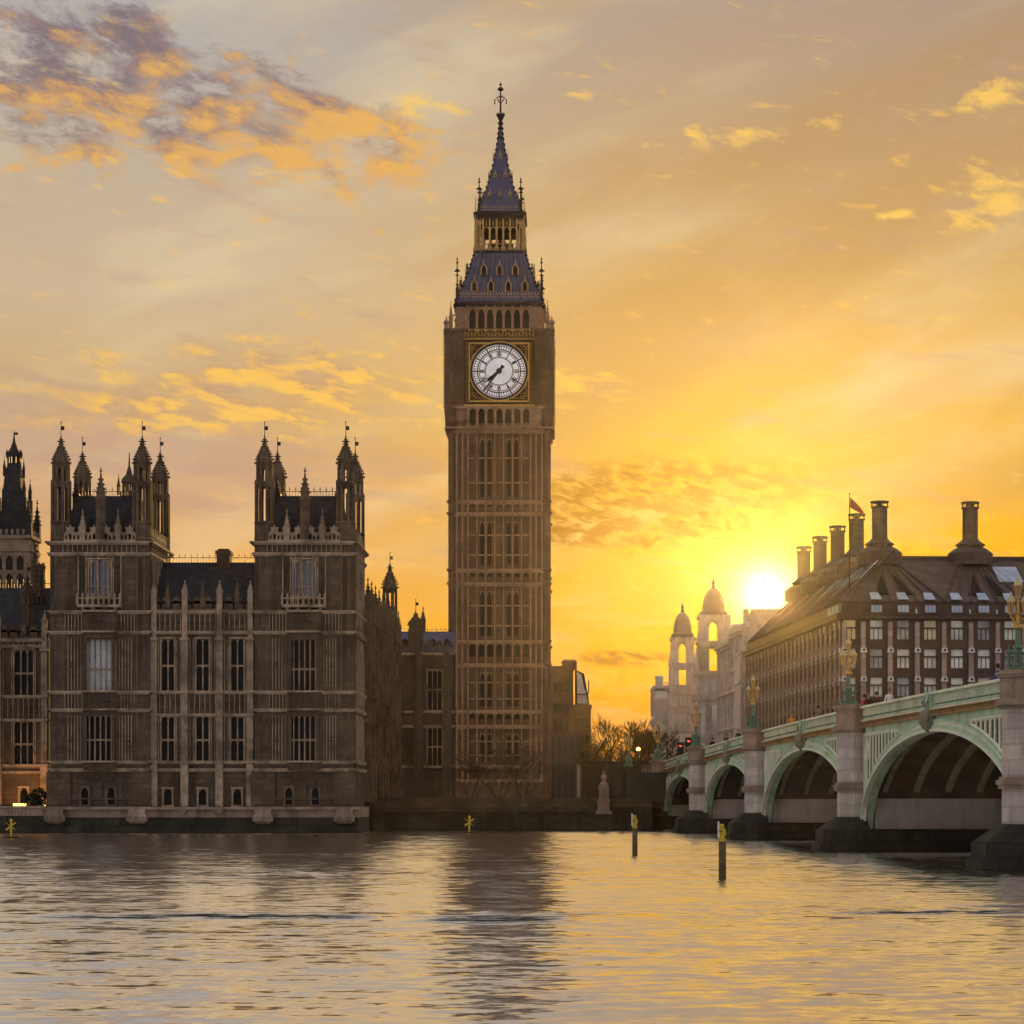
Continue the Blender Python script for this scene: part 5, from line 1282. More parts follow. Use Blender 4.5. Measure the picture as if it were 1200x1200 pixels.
    obj('roof_rib', rb, 'bronze', R_)
    for cx in chx:                                          # raised dark slabs paint the shade of recesses between the fans
        for s in (-1, 1):
            d = MB(); x = cx+s*1.72; p0, p1, p2 = onf(x-.85, .16), onf(x+.85, .16), onf(cx+s*.75, .62)
            d.loft([[p0, p1, p2], [(q[0], q[1]-.14, q[2]+.1) for q in (p0, p1, p2)]]); obj('roof_recess_shade', d, 'slot', R_)
    cm = (1027.7, 1059.5, 1091.5, 1123.5, 1155.5, 1187)
    for px_ in cm:
        x = u(px_); f = MB(); p = [onf(x-.72, .02), onf(x+.72, .02), onf(x+.55, .17), onf(x-.55, .17)]
        f.loft([[(q[0], q[1]-.16, q[2]+.16) for q in p], [(q[0], q[1]-.22, q[2]+.22) for q in p]]); obj('rooflight', f, 'glass_sky', R_)
        f = MB(T0); f.box(x-.78, x+.78, .02, .3, z(718), z(707)); fo = obj('window', f, 'bronze_d', Q); p = MB(); 
        for i in range(3): p.box(x-.68+i*.47, x-.68+i*.47+.42, -.03, .1, z(717), z(709))
        obj('pane', p, 'glass_sky', fo)
    for px_ in (1075, 1139, 1171): f = MB(); x = u(px_); f.loft([[(x-.02, .1, z(721)), (x+.22, .1, z(721)), (x+.22, .3, z(721)), (x-.02, .3, z(721))], [(x-.12, .1, z(713)), (x+.1, .1, z(713)), (x+.1, .3, z(713)), (x-.12, .3, z(713))]]); obj('window', f, 'glass_sky', Q)
    for y in (3.0, 5.5, 8.5): f = MB(T1); f.box(y-.6, y+.6, -.02, .3, z(718), z(707)); obj('window', f, 'glass_sky', Q)
    f = MB(); f.loft([[onf(u(1186), .45), onf(u(1215), .45), onf(u(1215), .8), onf(u(1186), .8)], [(q[0], q[1]-.15, q[2]+.12) for q in (onf(u(1186), .45), onf(u(1215), .45), onf(u(1215), .8), onf(u(1186), .8))]]); obj('rooflight', f, 'glass_sky', R_)
    for i in range(7):                                      # glazed strips of the long roof
        f = MB(); y = 5+i*4.6; pts = [ons(y, .52), ons(y+2.6, .52), ons(y+3.2, .86), ons(y+.6, .86)]
        f.loft([[(q[0]-.1, q[1], q[2]+.1) for q in pts], [(q[0]-.16, q[1], q[2]+.16) for q in pts]]); obj('rooflight', f, 'glass_sky', R_)
    # ventilation chimneys
    def chimney(x, y, front):
        c = MB(); b = 0 if front else -1.0
        zz = lambda q: ZR+q*.73
        c.lathe(x, y, [(2.95, zz(-1.2)), (2.95, zz(.95)), (2.2, zz(1.8)), (1.72, zz(2.05)), (1.72, zz(2.1))], 16)
        c.lathe(x, y, [(1.9, zz(2.42)), (1.95, zz(2.6)), (1.5, zz(3.0)), (1.12, zz(3.45)), (1.0, zz(3.7)), (1.0, zz(9.3))], 16)
        for i in range(12): a_ = i*pi/6; c.box(x+1.6*cos(a_)-.1, x+1.6*cos(a_)+.1, y+1.6*sin(a_)-.1, y+1.6*sin(a_)+.1, zz(2.08), zz(2.46))
        c.lathe(x, y, [(1.08, zz(3.5)), (1.08, zz(3.62))], 16)
        for q in (4.6, 6.0, 7.4): c.lathe(x, y, [(1.0, zz(q)-.03), (1.035, zz(q)), (1.0, zz(q)+.03)], 16)
        for i in range(8): a_ = i*pi/4+.2; c.box(x+1.08*cos(a_)-.07, x+1.08*cos(a_)+.07, y+1.08*sin(a_)-.07, y+1.08*sin(a_)+.07, zz(9.2), zz(10.1))
        c.lathe(x, y, [(1.0, zz(9.0)), (1.2, zz(9.15)), (1.2, zz(9.3))], 16); c.lathe(x, y, [(1.22, zz(10.0)), (1.22, zz(10.25)), (1.0, zz(10.3))], 16)
        c.lathe(x, y, [(.3, zz(9.2)), (.3, zz(10.1))], 8)
        obj('chimney', c, 'bronze_d', Q)
    for cx in chx: chimney(cx, 11.5, True)
    for i in range(1, 5): chimney(7.0, 11.5+14.2*i, False)
    # flagpole
    X = B.x(995); F = thing('flagpole', 'thin flagpole on the office roof corner with limp red flag', 'flagpole', (At(306).x(995.5), 306, z(700)))
    ZB = z(700); B6 = At(306); p = MB(); p.tube([(0, 0, -.5), (0, 0, B6.z(579)-ZB)], .10, .05, 6); p.octa(0, 0, B6.z(578.5)-ZB, .12); obj('pole', p, 'iron', F)
    f = MB(); pts = []; zt, zb = B6.z(583)-ZB, B6.z(603)-ZB; n = 10
    for i in range(n+1):
        q = i/n; x = .1+1.75*q; top = zt-(q**1.2)*1.9; bot = zt-1.25-q*.95; wv = .22*sin(q*7)*q
        pts.append(((x, wv, top), (x*.92, wv+.08, min(bot, top-.05)), (x*.92, wv+.12, min(bot, top-.05)), (x, wv+.04, top)))
    f.loft([list(p_) for p_ in pts]); M['flag'] = mat('red_flag_cloth', (.42, .07, .06), .8, var=.2, bump=0); obj('flag', f, 'flag', F)
office()

# ================================================================== pale stone government buildings up the street
def portland():
    D = 430.0; B = At(D); k = B.k; z = B.z
    rz = radians(2.4)
    Q = thing('domed_stone_building', 'pale stone baroque building with two domed turrets beneath the sun', 'government building', (B.x(815), D, 0))
    u = lambda px: (px-815)*k
    def stage(mb, xa, xb, y0, y1, za, zb, pil=True, corn=1.0, m=0):
        d = (xb-xa); mb.box(xa, xb, y0, y1, za, zb, m)
        mb.box(xa-.5*corn, xb+.5*corn, y0-.5*corn, y1+.5*corn, zb-.35, zb+.25, m); mb.box(xa-.25*corn, xb+.25*corn, y0-.25*corn, y1+.25*corn, zb-.8, zb-.35, m)
        if pil:
            n = 4
            for i in range(n):
                x = xa+.25+(d-.5)*i/(n-1); mb.box(x-.22, x+.22, y0-.28, y0+.1, za, zb-.8, m); mb.box(xa-.28, xa+.1, y0+.3+i*(y1-y0-.6)/(n-1)-.22, y0+.3+i*(y1-y0-.6)/(n-1)+.22, za, zb-.8, m)
    # main ranges stepping back along the street
    b = MB(); 
    stage(b, u(774), u(795), 26, 44, 3, z(838), False); b.box(u(774), u(795), 26, 44, z(838), z(797)); stage(b, u(774), u(795), 26.2, 44, z(830), z(797), True, .8)
    b.box(u(775), u(784), 27, 31, z(797), z(785)); b.lathe(u(779.5), 29, [(.95, z(785)), (.9, z(783)), (.5, z(782))], 10)
    for i in range(9): b.box(u(785)+i*.25, u(785)+i*.25+.08, 26, 26.15, z(797), z(791.5))
    b.box(u(785), u(797), 25.95, 26.2, z(791.5), z(790.7))
    eb = obj('end_block', b, 'portland', Q)
    for q in (776.5, 781, 786, 791):
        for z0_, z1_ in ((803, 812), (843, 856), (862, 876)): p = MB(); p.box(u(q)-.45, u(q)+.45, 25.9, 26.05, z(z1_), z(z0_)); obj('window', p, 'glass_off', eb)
    def tower(cx, hw, y0, lv, nm):
        (zb, zc, zs, zu, zo, zd, zt, zf) = [z(q) for q in lv]
        t = MB(); d = 2*hw
        t.box(cx-hw*1.35, cx+hw*1.35, y0-.6, y0+d+1.5, 3, zb); t.box(cx-hw*1.5, cx+hw*1.5, y0-1.0, y0+d+1.7, zb-.5, zb+.3)
        for i in range(4): x = cx-hw*1.2+i*hw*.8; t.box(x-.25, x+.25, y0-.85, y0-.5, 3, zb-.6)
        stage(t, cx-hw*1.25, cx+hw*1.25, y0-.3, y0+d+.3, zb, zc, False)
        for z0_, z1_ in ((6, zb-8.2), (zb-7.4, zb-1.4)):
            for q in (-.8, 0, .8):
                t.box(cx+q*hw-.75, cx+q*hw+.75, y0-.85, y0-.6, z1_, z1_+.3)
        T_ = obj('turret', t, 'portland', Q)
        for z0_, z1_ in ((6, zb-8.2), (zb-7.4, zb-1.4)):
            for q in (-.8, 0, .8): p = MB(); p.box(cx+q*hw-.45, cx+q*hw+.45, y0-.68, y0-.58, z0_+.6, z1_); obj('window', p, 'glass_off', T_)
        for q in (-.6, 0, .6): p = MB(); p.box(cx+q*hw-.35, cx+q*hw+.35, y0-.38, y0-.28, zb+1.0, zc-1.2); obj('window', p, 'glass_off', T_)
        # open belvedere: corner piers with paired columns, see through
        o = MB()
        for sx in (-1, 1):
            for sy in (0, 1):
                x = cx+sx*hw*.78; y = y0+d*.12+sy*d*.76; o.box(x-hw*.42, x+hw*.42, y-hw*.3, y+hw*.3, zc, zs)
                for q in (-1, 1): o.lathe(x+q*hw*.18+sx*hw*.1, y-hw*.3 if sy == 0 else y+hw*.3, [(.26, zc), (.22, zs-.3), (.3, zs)], 8)
                for q in (-1, 1): o.lathe(x+sx*hw*.3, y+q*hw*.18, [(.26, zc), (.22, zs-.3), (.3, zs)], 8)
        o.box(cx-hw*1.1, cx+hw*1.1, y0-.3, y0+d+.3, zs-.2, zs+.5); o.box(cx-hw*1.25, cx+hw*1.25, y0-.6, y0+d+.6, zs+.5, zs+.9)
        for sx in (-1, 1):
            for sy in (0, 1): x = cx+sx*hw*1.05; y = y0+sy*d; o.lathe(x, y, [(.3, zs+.9), (.38, zs+1.6), (.1, zs+2.1), (.16, zs+2.4), (.02, zs+3)], 8)
        zm = zu
        for sx in (-1, 1):
            for sy in (0, 1):
                x = cx+sx*hw*.68; y = y0+d*.16+sy*d*.68; o.box(x-hw*.36, x+hw*.3, y-hw*.28, y+hw*.28, zs+.9, zm)
        for yy in (y0+d*.05, y0+d*.9): o.arch(cx-hw*.36, cx+hw*.36, zm-1.4, zm, yy-.2, yy+.3, n=6)
        o.box(cx-hw*1.0, cx+hw*1.0, y0, y0+d, zm, zm+.5); o.box(cx-hw*1.15, cx+hw*1.15, y0-.4, y0+d+.4, zm+.5, zm+1.0)
        obj('belvedere', o, 'portland_d', T_)
        dm = MB(); cy = y0+hw; r = hw*.86
        for i in range(8): a_ = i*pi/4+pi/8; dm.box(cx+r*cos(a_)-.35, cx+r*cos(a_)+.35, cy+r*sin(a_)-.35, cy+r*sin(a_)+.35, zm+1, zo)
        dm.lathe(cx, cy, [(r*1.15, zo-.1), (r*1.2, zo+.3), (r, zo+.6)], 16)
        H = zt-zo-.6; dm.lathe(cx, cy, [(r*.98, zo+.6)]+[(r*.95*cos(q*pi/2/7)+.02, zo+.6+H*sin(q*pi/2/7)) for q in range(7)]+[(.28, zt), (.4, zt+.3), (.2, zt+.6), (.34, zt+1.0), (.1, zt+1.5), (.03, zf)], 16)
        obj('dome', dm, 'lead', T_)
    tower(u(837), 16.5*k, 0, (817, 788, 757, 727, 719, 707, 688, 675), 'a')
    tower(u(808.5), 14*k, 26, (830, 801, 773, 742, 733, 719, 703, 690), 'b')
    # street frontage running towards us with bays and cornices
    f = MB(); wn = []
    def front(xa, xb, ya, yb, top, mids, nwin, fr=2):
        f.add([(xa, ya, 3), (xb, yb, 3), (xb, yb, top), (xa, ya, top), (xb+8, yb, 3), (xb+8, yb, top), (xa+8, ya, top)], [(0, 1, 2, 3), (1, 4, 5, 2), (3, 2, 5, 6)])
        d = Vector((xb-xa, yb-ya, 0)); L = d.length; d /= L; nn = Vector((d.y, -d.x, 0))
        if nn.x > 0: nn = -nn
        def slab(s0, s1, z0, z1, p):
            a0 = Vector((xa, ya, 0))+d*s0; a1 = Vector((xa, ya, 0))+d*s1
            ring = [a0+nn*p, a1+nn*p, a1-nn*.3, a0-nn*.3]; f.loft([[(q.x, q.y, z0) for q in ring], [(q.x, q.y, z1) for q in ring]])
        slab(-.5, L+.5, top-.5, top+.3, .9); slab(-.3, L+.3, top-1.0, top-.5, .5)
        for q in mids: slab(-.2, L+.2, q-.2, q+.3, .5)
        lv = [3.5]+mids+[top-1.0]
        for i in range(nwin+1): s0 = L*i/nwin; slab(s0-.3, s0+.3, 3, top-1, .35)
        for i in range(nwin):
            for z0, z1 in zip(lv, lv[1:]):
                s0 = L*(i+.5)/nwin; a0 = Vector((xa, ya, 0))+d*(s0-L/nwin*.22); a1 = Vector((xa, ya, 0))+d*(s0+L/nwin*.22)
                p = MB(); ring = [a0+nn*.06, a1+nn*.06, a1-nn*.05, a0-nn*.05]; p.loft([[(q.x, q.y, z0+.9) for q in ring], [(q.x, q.y, z1-.5) for q in ring]]); wn.append(p)
                slab(s0-L/nwin*.3, s0+L/nwin*.3, z1-.5, z1-.25, .25); slab(s0-L/nwin*.26, s0-L/nwin*.22, z0+.8, z1-.4, .2); slab(s0+L/nwin*.22, s0+L/nwin*.26, z0+.8, z1-.4, .2)
    front(u(843), u(843)+1.1, 1, -20, 30.2, [10.5, 15.2, 21.4], 4)
    front(u(843)+1.0, u(843)+2.6, -20, -41, 31.5, [10.5, 15.2, 21.4, 25.0], 4)
    stage(f, u(843)+1.6, u(843)+10, -18, 6, 20, 33.0, True, .7); stage(f, u(843)+3.4, u(843)+10, -40, -22, 20, 33.8, True, .7)
    stage(f, u(790), u(846), 14, 40, 3, z(800), False)
    for q in (808, 829, 853): f.box(u(789), u(846), 13.5, 14.2, z(q)-.25, z(q)+.25)
    for i in range(12): x = u(790)+i*(u(844)-u(790))/11; f.box(x-.25, x+.25, 13.7, 14.2, 3, z(803))
    for i in range(11):
        x = u(790)+(i+.5)*(u(844)-u(790))/11
        for z0_, z1_ in ((811, 825), (833, 849), (858, 874)): p = MB(); p.box(x-.3, x+.3, 13.9, 14.05, z(z1_), z(z0_)); wn.append(p)
    for x, y in ((u(847), -4), (u(847), -12)): f.box(x-.6, x+.6, y-.6, y+.6, 30, 35)
    fo = obj('street_front', f, 'portland', Q)
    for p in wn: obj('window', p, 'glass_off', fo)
    # nearer bay-fronted stone house next to the office block
    D2 = 388.0; B2 = At(D2); k2 = B2.k; z2 = B2.z
    H_ = thing('stone_town_house', 'pale stone house with bay windows and gables squeezed against the dark office block', 'building', (B2.x(870), D2, 0)); v = lambda px: (px-862)*k2
    m_ = MB(); m_.box(v(860), v(905), 0, 14, 3, z2(765)); m_.box(v(858.5), v(905), -.4, 14, z2(800), z2(796)); m_.box(v(858.5), v(905), -.5, 14, z2(766), z2(762.5))
    m_.box(v(861), v(884), -1.3, .2, 3, z2(807)); m_.box(v(860), v(885), -1.5, .2, z2(808), z2(805)); m_.box(v(860.3), v(884.6), -1.4, .2, z2(838), z2(835.5))
    for x in (861, 867, 872.5, 878, 884): m_.box(v(x)-.25, v(x)+.25, -1.55, -1.2, 3, z2(808)); m_.box(v(x)-.25, v(x)+.25, -.25, .1, z2(796), z2(766))
    m_.extr([(v(864), z2(763)), (v(881), z2(763)), (v(881), z2(747)), (v(872.5), z2(728)), (v(864), z2(747))], 0, 8)
    for x in (868, 877): m_.box(v(x)-.4, v(x)+.4, 3, 5, z2(745), z2(712))
    m_.lathe(v(872.5), 1, [(.3, z2(730)), (.35, z2(724)), (.05, z2(716))], 8)
    ho = obj('wall', m_, 'portland', H_)
    for za_, zb_ in ((862, 840), (833, 811)):
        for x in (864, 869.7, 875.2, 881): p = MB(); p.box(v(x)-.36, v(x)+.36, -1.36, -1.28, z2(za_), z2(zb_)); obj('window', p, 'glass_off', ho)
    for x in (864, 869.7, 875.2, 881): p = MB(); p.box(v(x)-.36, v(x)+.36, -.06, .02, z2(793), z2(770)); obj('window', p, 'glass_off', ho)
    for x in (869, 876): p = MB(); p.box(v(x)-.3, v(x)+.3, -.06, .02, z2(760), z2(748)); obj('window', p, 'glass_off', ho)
portland()

# ================================================================== brick building and hoarding right of the clock tower
def brick_house():
    D = 390.0; B = At(D); k = B.k; z = B.z; u = lambda px: (px-668)*k
    Q = thing('brick_building', 'brown brick building with big chimney stack and white gabled dormer behind the clock tower', 'building', (B.x(668), D, 0))
    w = MB(); w.box(u(640), u(672), 0, 14, 2.8, z(783)); w.box(u(672), u(692.5), 1.0, 14, 2.8, z(828)); w.box(u(671), u(693.5), .5, 14.4, z(829), z(825.5)); w.box(u(640), u(672.4), -.3, 14, z(783), z(780.5))
    W0 = obj('wall', w, 'brick', Q)
    c = MB(); c.box(u(659), u(675), 1.5, 5, z(784), z(775.5)); c.box(u(658), u(676), 1.2, 5.3, z(776.5), z(774)); c.box(u(673.6), u(676), 1.6, 4, z(825), z(776)); 
    for i in range(6): c.lathe(u(661+i*2.5), 3, [(.17, z(774)), (.15, z(771.5))], 6)
    obj('chimney', c, 'brick', Q)
    r = MB(); r.extr([(u(676), z(826)), (u(691), z(826)), (u(689.5), z(813)), (u(688), z(808)), (u(684.5), z(789)), (u(676), z(785))], 1.2, 13); R_ = obj('roof', r, 'slate', Q)
    g_ = MB(); g_.extr([(u(676.5), z(824)), (u(687.5), z(824)), (u(687.2), z(812)), (u(684.5), z(806)), (u(681.5), z(790)), (u(676.5), z(787))], .95, 1.25); obj('dormer', g_, 'render', R_)
    g_ = MB(); g_.box(u(676), u(690), .5, 1.3, z(814), z(812.6)); g_.box(u(689), u(690.5), .8, 1.6, z(812), z(797)); obj('cornice', g_, 'stone_lo', R_)
    for y in (842, 862, 882):
        for x in (676, 682, 688): p = MB(); p.box(u(x)-.32, u(x)+.32, .9, 1.02, z(y+10), z(y)); obj('window', p, 'glass', W0)
    for y in (800, 825, 845):
        for x in (651, 657, 664): p = MB(); p.box(u(x)-.32, u(x)+.32, -.08, .02, z(y+11), z(y)); obj('window', p, 'glass', W0)
    D = 345.0; B = At(D); k = B.k; z = B.z
    H_ = thing('site_hoarding', 'plain grey sheeted scaffold box at the foot of the brown brick building', 'hoarding', (B.x(663), D, 0)); u = lambda px: (px-663)*k
    w = MB(); w.box(u(647), u(679), 0, 6, 2.8, z(863)); w.box(u(646), u(680), -.15, 6.1, z(863), z(860.5)); w.box(u(646), u(671), -.12, 0, z(896.5), z(892.5)); obj('sheeting', w, 'hoard', H_)
    p = MB(); p.box(u(676), u(680), -.6, -.1, 2.8, z(896)); p.box(u(675.5), u(680.5), -.7, 0, z(897), z(895)); obj('gate_post', p, 'granite', H_)
    for i in range(5): p = MB(); x = u(647.5)+i*u(663+7.6); p.box(x-.05, x+.05, -.1, -.001, 2.8, z(863)); obj('scaffold_pole', p, 'iron', H_)
brick_house()
# ================================================================== bare winter trees
def make_tree(name, label, loc, h, spread, seed, group, kids=3, depth=6, trunk_r=None, low=False):
    rr = random.Random(seed); T = thing(name, label, 'tree', loc, 0, group)
    tk = MB(); cr = MB(); r0 = trunk_r or h*.022
    def grow(p, d, L, r, lev):
        mb = tk if lev < 2 else cr
        q = p + d*L*.5 + Vector((rr.uniform(-.1, .1), rr.uniform(-.1, .1), rr.uniform(-.02, .06)))*L*.6; e = q + (d + Vector((rr.uniform(-.25, .25), rr.uniform(-.25, .25), rr.uniform(-.05, .2)))).normalized()*L*.5
        mb.tube([tuple(p), tuple(q), tuple(e)], r, r*.66, 5 if lev < 2 else 3)
        if lev >= depth: return
        n = kids if lev else kids+1
        for i in range(n):
            a_ = rr.uniform(0, 2*pi); t = rr.uniform(.35, .8)*spread
            nd = (d*(1-.35*t) + Vector((cos(a_), sin(a_), rr.uniform(-.15, .45)))*t).normalized()
            s = p.lerp(e, rr.uniform(.5, 1.0)) if i else e
            grow(s, nd, L*rr.uniform(.62, .84), max(r*.62, .026), lev+1)
    if low:
        for i in range(5): a_ = i*1.26; grow(Vector((.3*cos(a_), .3*sin(a_), 0)), Vector((.6*cos(a_), .6*sin(a_), 1)).normalized(), h*.42, r0*.6, 1)
    else: grow(Vector((0, 0, 0)), Vector((0, 0, 1)), h*.27, r0, 0)
    obj('trunk', tk, 'bark', T); obj('crown', cr, 'twig', T); return T
TL = [(707, 880, 385, 13.5, .85, 'tall open bare tree just right of the brick building, sky showing through'), (722, 890, 350, 9.5, .95, 'low bushy bare tree behind the left approach lamp'),
      (744, 890, 372, 12.0, 1.0, 'broad dense bare tree in the middle of the street gap'), (757, 890, 395, 14.0, .9, 'tall bare tree left of the first bridge lamp'),
      (769, 890, 400, 13.0, .95, 'bare tree with its twigs against the foot of the pale stone building'), (695, 905, 335, 7.0, .9, 'small bare tree beside the grey hoarding')]
for i, (px_, py_, D, h, sp, lab) in enumerate(TL):
    B = At(D); make_tree('bare_tree', lab, (B.x(px_), D, GZ-.2), h*1.22, sp, 11+i, 'bare winter trees between the clock tower and the bridge', depth=6 if i != 1 else 5)
for i, (px_, D, h, lab) in enumerate(((585, 300, 7.5, 'largest bare brown shrub at the foot of the clock tower, middle of three'), (615, 304, 6.4, 'bare brown shrub at the right foot of the clock tower'), (552, 306, 5.2, 'smallest bare brown shrub at the left foot of the clock tower'))):
    make_tree('bare_shrub', lab, (At(D).x(px_), D, GZ-.1), h, 1.0, 40+i, 'bare shrubs at the foot of the clock tower', depth=5, low=True)
make_tree('bare_tree', 'pale twigged bare tree in front of the brown brick building wall', (At(372).x(656), 372, GZ-.1), 17, .8, 77, 'bare winter trees between the clock tower and the bridge', depth=6)
# far wooded skyline at the end of the street
rr = random.Random(5)
for i in range(9):
    B = At(470+rr.uniform(-10, 60)); make_tree('bare_tree', 'hazy bare tree in the distance at the end of the street', (B.x(690+i*11), B.D, GZ-.3), rr.uniform(12, 15), 1.05, 100+i, 'distant bare trees at the end of the street', depth=5)

# ================================================================== small things
def railings(label, x0, x1, Y, z0, h, D_):
    Q = thing('iron_railing', label, 'railing', (x0, Y, z0)); m_ = MB(); w = x1-x0; n = int(w/.32)
    for i in range(n+1):
        x = w*i/n; m_.box(x-.022, x+.022, -.022, .022, 0, h); m_.octa(x, 0, h+.05, .045, .1)
        if i % 9 == 0: m_.box(x-.06, x+.06, -.06, .06, 0, h+.35); m_.octa(x, 0, h+.42, .1, .14)
    for q in (.18, h-.2): m_.box(0, w, -.03, .03, q, q+.06)
    obj('bars', m_, 'iron', Q)
B = At(242); railings('tall spiked iron railing behind the river wall beside the palace corner', B.x(424), B.x(533), 242, 2.9, 2.5, 242)
B = At(246); railings('dark spiked iron railing above the low wall left of the bridge', B.x(715), B.x(762), 246, 3.0, 3.6, 246)
Q = thing('notice_board', 'small dark notice board with white figure two on the railing at the palace corner', 'sign', (At(238).x(421), 238, At(238).z(931)))
m_ = MB(); m_.box(-.34, .34, -.04, .04, .5, 1.55); obj('board', m_, 'hoard', Q)
m_ = MB(); 
m_.tube([(-.18, -.06, 1.2), (-.1, -.06, 1.34), (.06, -.06, 1.36), (.16, -.06, 1.24), (.1, -.06, 1.1), (-.18, -.06, .84), (.2, -.06, .84)], .055, n=5); obj('numeral', m_, 'white', Q)
m_ = MB(); m_.box(-.05, .05, -.03, .03, -.4, .5); m_.box(-.12, .12, -.08, .08, .2, .45); obj('post', m_, 'iron', Q)

B = At(300); Q = thing('boundary_fence', 'dark close boarded fence below the bare trees between hoarding and bridge', 'fence', (B.x(684), 300, 2.9)); w_ = B.x(766)-B.x(684)
m_ = MB(); m_.box(0, w_, 0, .12, 0, B.z(893)-2.9); obj('boarding', m_, 'bark', Q)
m_ = MB(); m_.ribs(0, w_, 0, B.z(892)-2.9, 18, .12, .1); m_.box(0, w_, -.14, 0, B.z(893.6)-2.9, B.z(892.4)-2.9); obj('posts_and_rail', m_, 'iron', Q)
# yellow navigation piles and saltire marks
for px_, py_, hh, lab in ((744, 1001, 2.33, 'farther timber mooring pile with chipped yellow notched head'), (846.5, 1028, 2.26, 'nearer timber mooring pile with chipped yellow notched head')):
    D = HC*FPX/(py_-PY); B = At(D); Q = thing('mooring_pile', lab, 'pile', (B.x(px_), D, 0), 0, 'yellow topped piles in the river')
    m_ = MB(); m_.lathe(0, 0, [(.15, -1.0), (.155, .4), (.15, hh*.64)], 14); obj('shaft', m_, 'timber', Q, True)
    m_ = MB(); y0 = hh*.64
    m_.loft([[(x*.15, y*.15, y0) for x, y in [(cos(i*pi/7), sin(i*pi/7)) for i in range(14)]], [(x*.16, y*.16, hh*.82) for x, y in [(cos(i*pi/7), sin(i*pi/7)) for i in range(14)]], [(x*.15, y*.15, hh*(.93-.07*max(0, x)-.02*x)) for x, y in [(cos(i*pi/7), sin(i*pi/7)) for i in range(14)]], [(x*.07-.03, y*.08, hh*.955) for x, y in [(cos(i*pi/7), sin(i*pi/7)) for i in range(14)]]])
    obj('painted_head', m_, 'yellow', Q)
    m_ = MB(); m_.box(-.20, -.13, -.17, -.10, hh*.70, hh*1.0); obj('white_batten', m_, 'white', Q)
    m_ = MB(); m_.box(-.17, -.02, -.175, -.12, hh*.82, hh*.835); m_.lathe(.06, -.155, [(.025, hh*.88), (.025, hh*.9)], 6); m_.box(.11, .165, -.14, -.08, hh*.70, hh*.745); obj('iron_strap', m_, 'iron', Q)
for px_, py_, hh, lab in ((13, 982, 1.45, 'yellow saltire river mark on a short post at the left edge'), (550, 976, 1.50, 'yellow saltire river mark on a short post before the wall under the clock tower')):
    D = HC*FPX/(py_-PY); B = At(D); Q = thing('river_mark', lab, 'marker', (B.x(px_), D, 0), 0, 'yellow saltire river marks')
    m_ = MB(); m_.lathe(0, 0, [(.085, -.8), (.085, hh*.95)], 8); m_.lathe(0, 0, [(.12, hh*.93), (.14, hh), (.05, hh*1.06)], 8); obj('post', m_, 'yellow', Q)
    for s in (-1, 1): m_ = MB(); m_.extr([(-s*.40-.06, hh*.46), (-s*.40+.08, hh*.42), (s*.40+.06, hh*.84), (s*.40-.08, hh*.88)], -.16+.04*s, -.12+.04*s); obj('cross_arm', m_, 'yellow', Q)
    m_ = MB(); m_.lathe(0, 0, [(.5, -.15), (.62, .05), (.3, .12)], 10); obj('float', m_, 'algae', Q)

# traffic signals at the bridge end, street lamp with lit globe
for t, y, lab, zz in ((1.5, 2.2, 'left red traffic signal beside the second bridge lamp, lower one', 0), (8.5, 2.2, 'right red traffic signal beside the second bridge lamp, higher one', .15)):
    x_, y_, z_ = bpt(t, y, zpar(t)-1.12); Q = thing('traffic_light', lab, 'traffic light', (x_, y_, z_), 0, 'red traffic signals on the bridge')
    m_ = MB(); m_.tube([(0, 0, 0), (0, 0, 2.3+zz)], .06, n=6); obj('pole', m_, 'iron', Q)
    m_ = MB(); m_.box(-.24, .24, -.14, .12, 1.75+zz, 3.0+zz); m_.box(-.34, .34, .12, .15, 1.65+zz, 3.1+zz)
    for q in (1.97, 2.37, 2.77): m_.extr([(.16*cos(i*pi/6), q+zz+.16*sin(i*pi/6)) for i in range(0, 7)], -.34, -.14)
    h_ = obj('signal_head', m_, 'black', Q)
    for q, mm in ((1.95, 'slot'), (2.35, 'slot'), (2.74, 'red_on')): m_ = MB(); m_.extr([(.14*cos(i*pi/6), q+zz+.14*sin(i*pi/6)) for i in range(12)], -.18, -.13); obj('lens', m_, mm, h_)
B = At(330); Q = thing('street_lamp', 'tall street lamp with glowing amber globe among the trees left of the bridge', 'street lamp', (B.x(748), 330, GZ))
m_ = MB(); m_.tube([(0, 0, 0), (0, 0, B.z(880)-GZ)], .1, .06, 6); m_.lathe(0, 0, [(.1, B.z(881)-GZ-.1), (.28, B.z(880)-GZ), (.1, B.z(880)-GZ+.05)], 8); obj('post', m_, 'iron', Q)
m_ = MB(); zc = B.z(878)-GZ; m_.lathe(0, 0, [(.3*sin(i*pi/8), zc-.3*cos(i*pi/8)) for i in range(9)], 12); obj('globe', m_, 'amber_on', Q, True)
gl = bpy.data.lights.new('lamp_light', 'POINT'); gl.energy = 60; gl.color = (1, .55, .2); gl.shadow_soft_size = .3; go = bpy.data.objects.new('lamp_light', gl); C.objects.link(go); go.parent = Q; go.location = (0, -.6, zc)

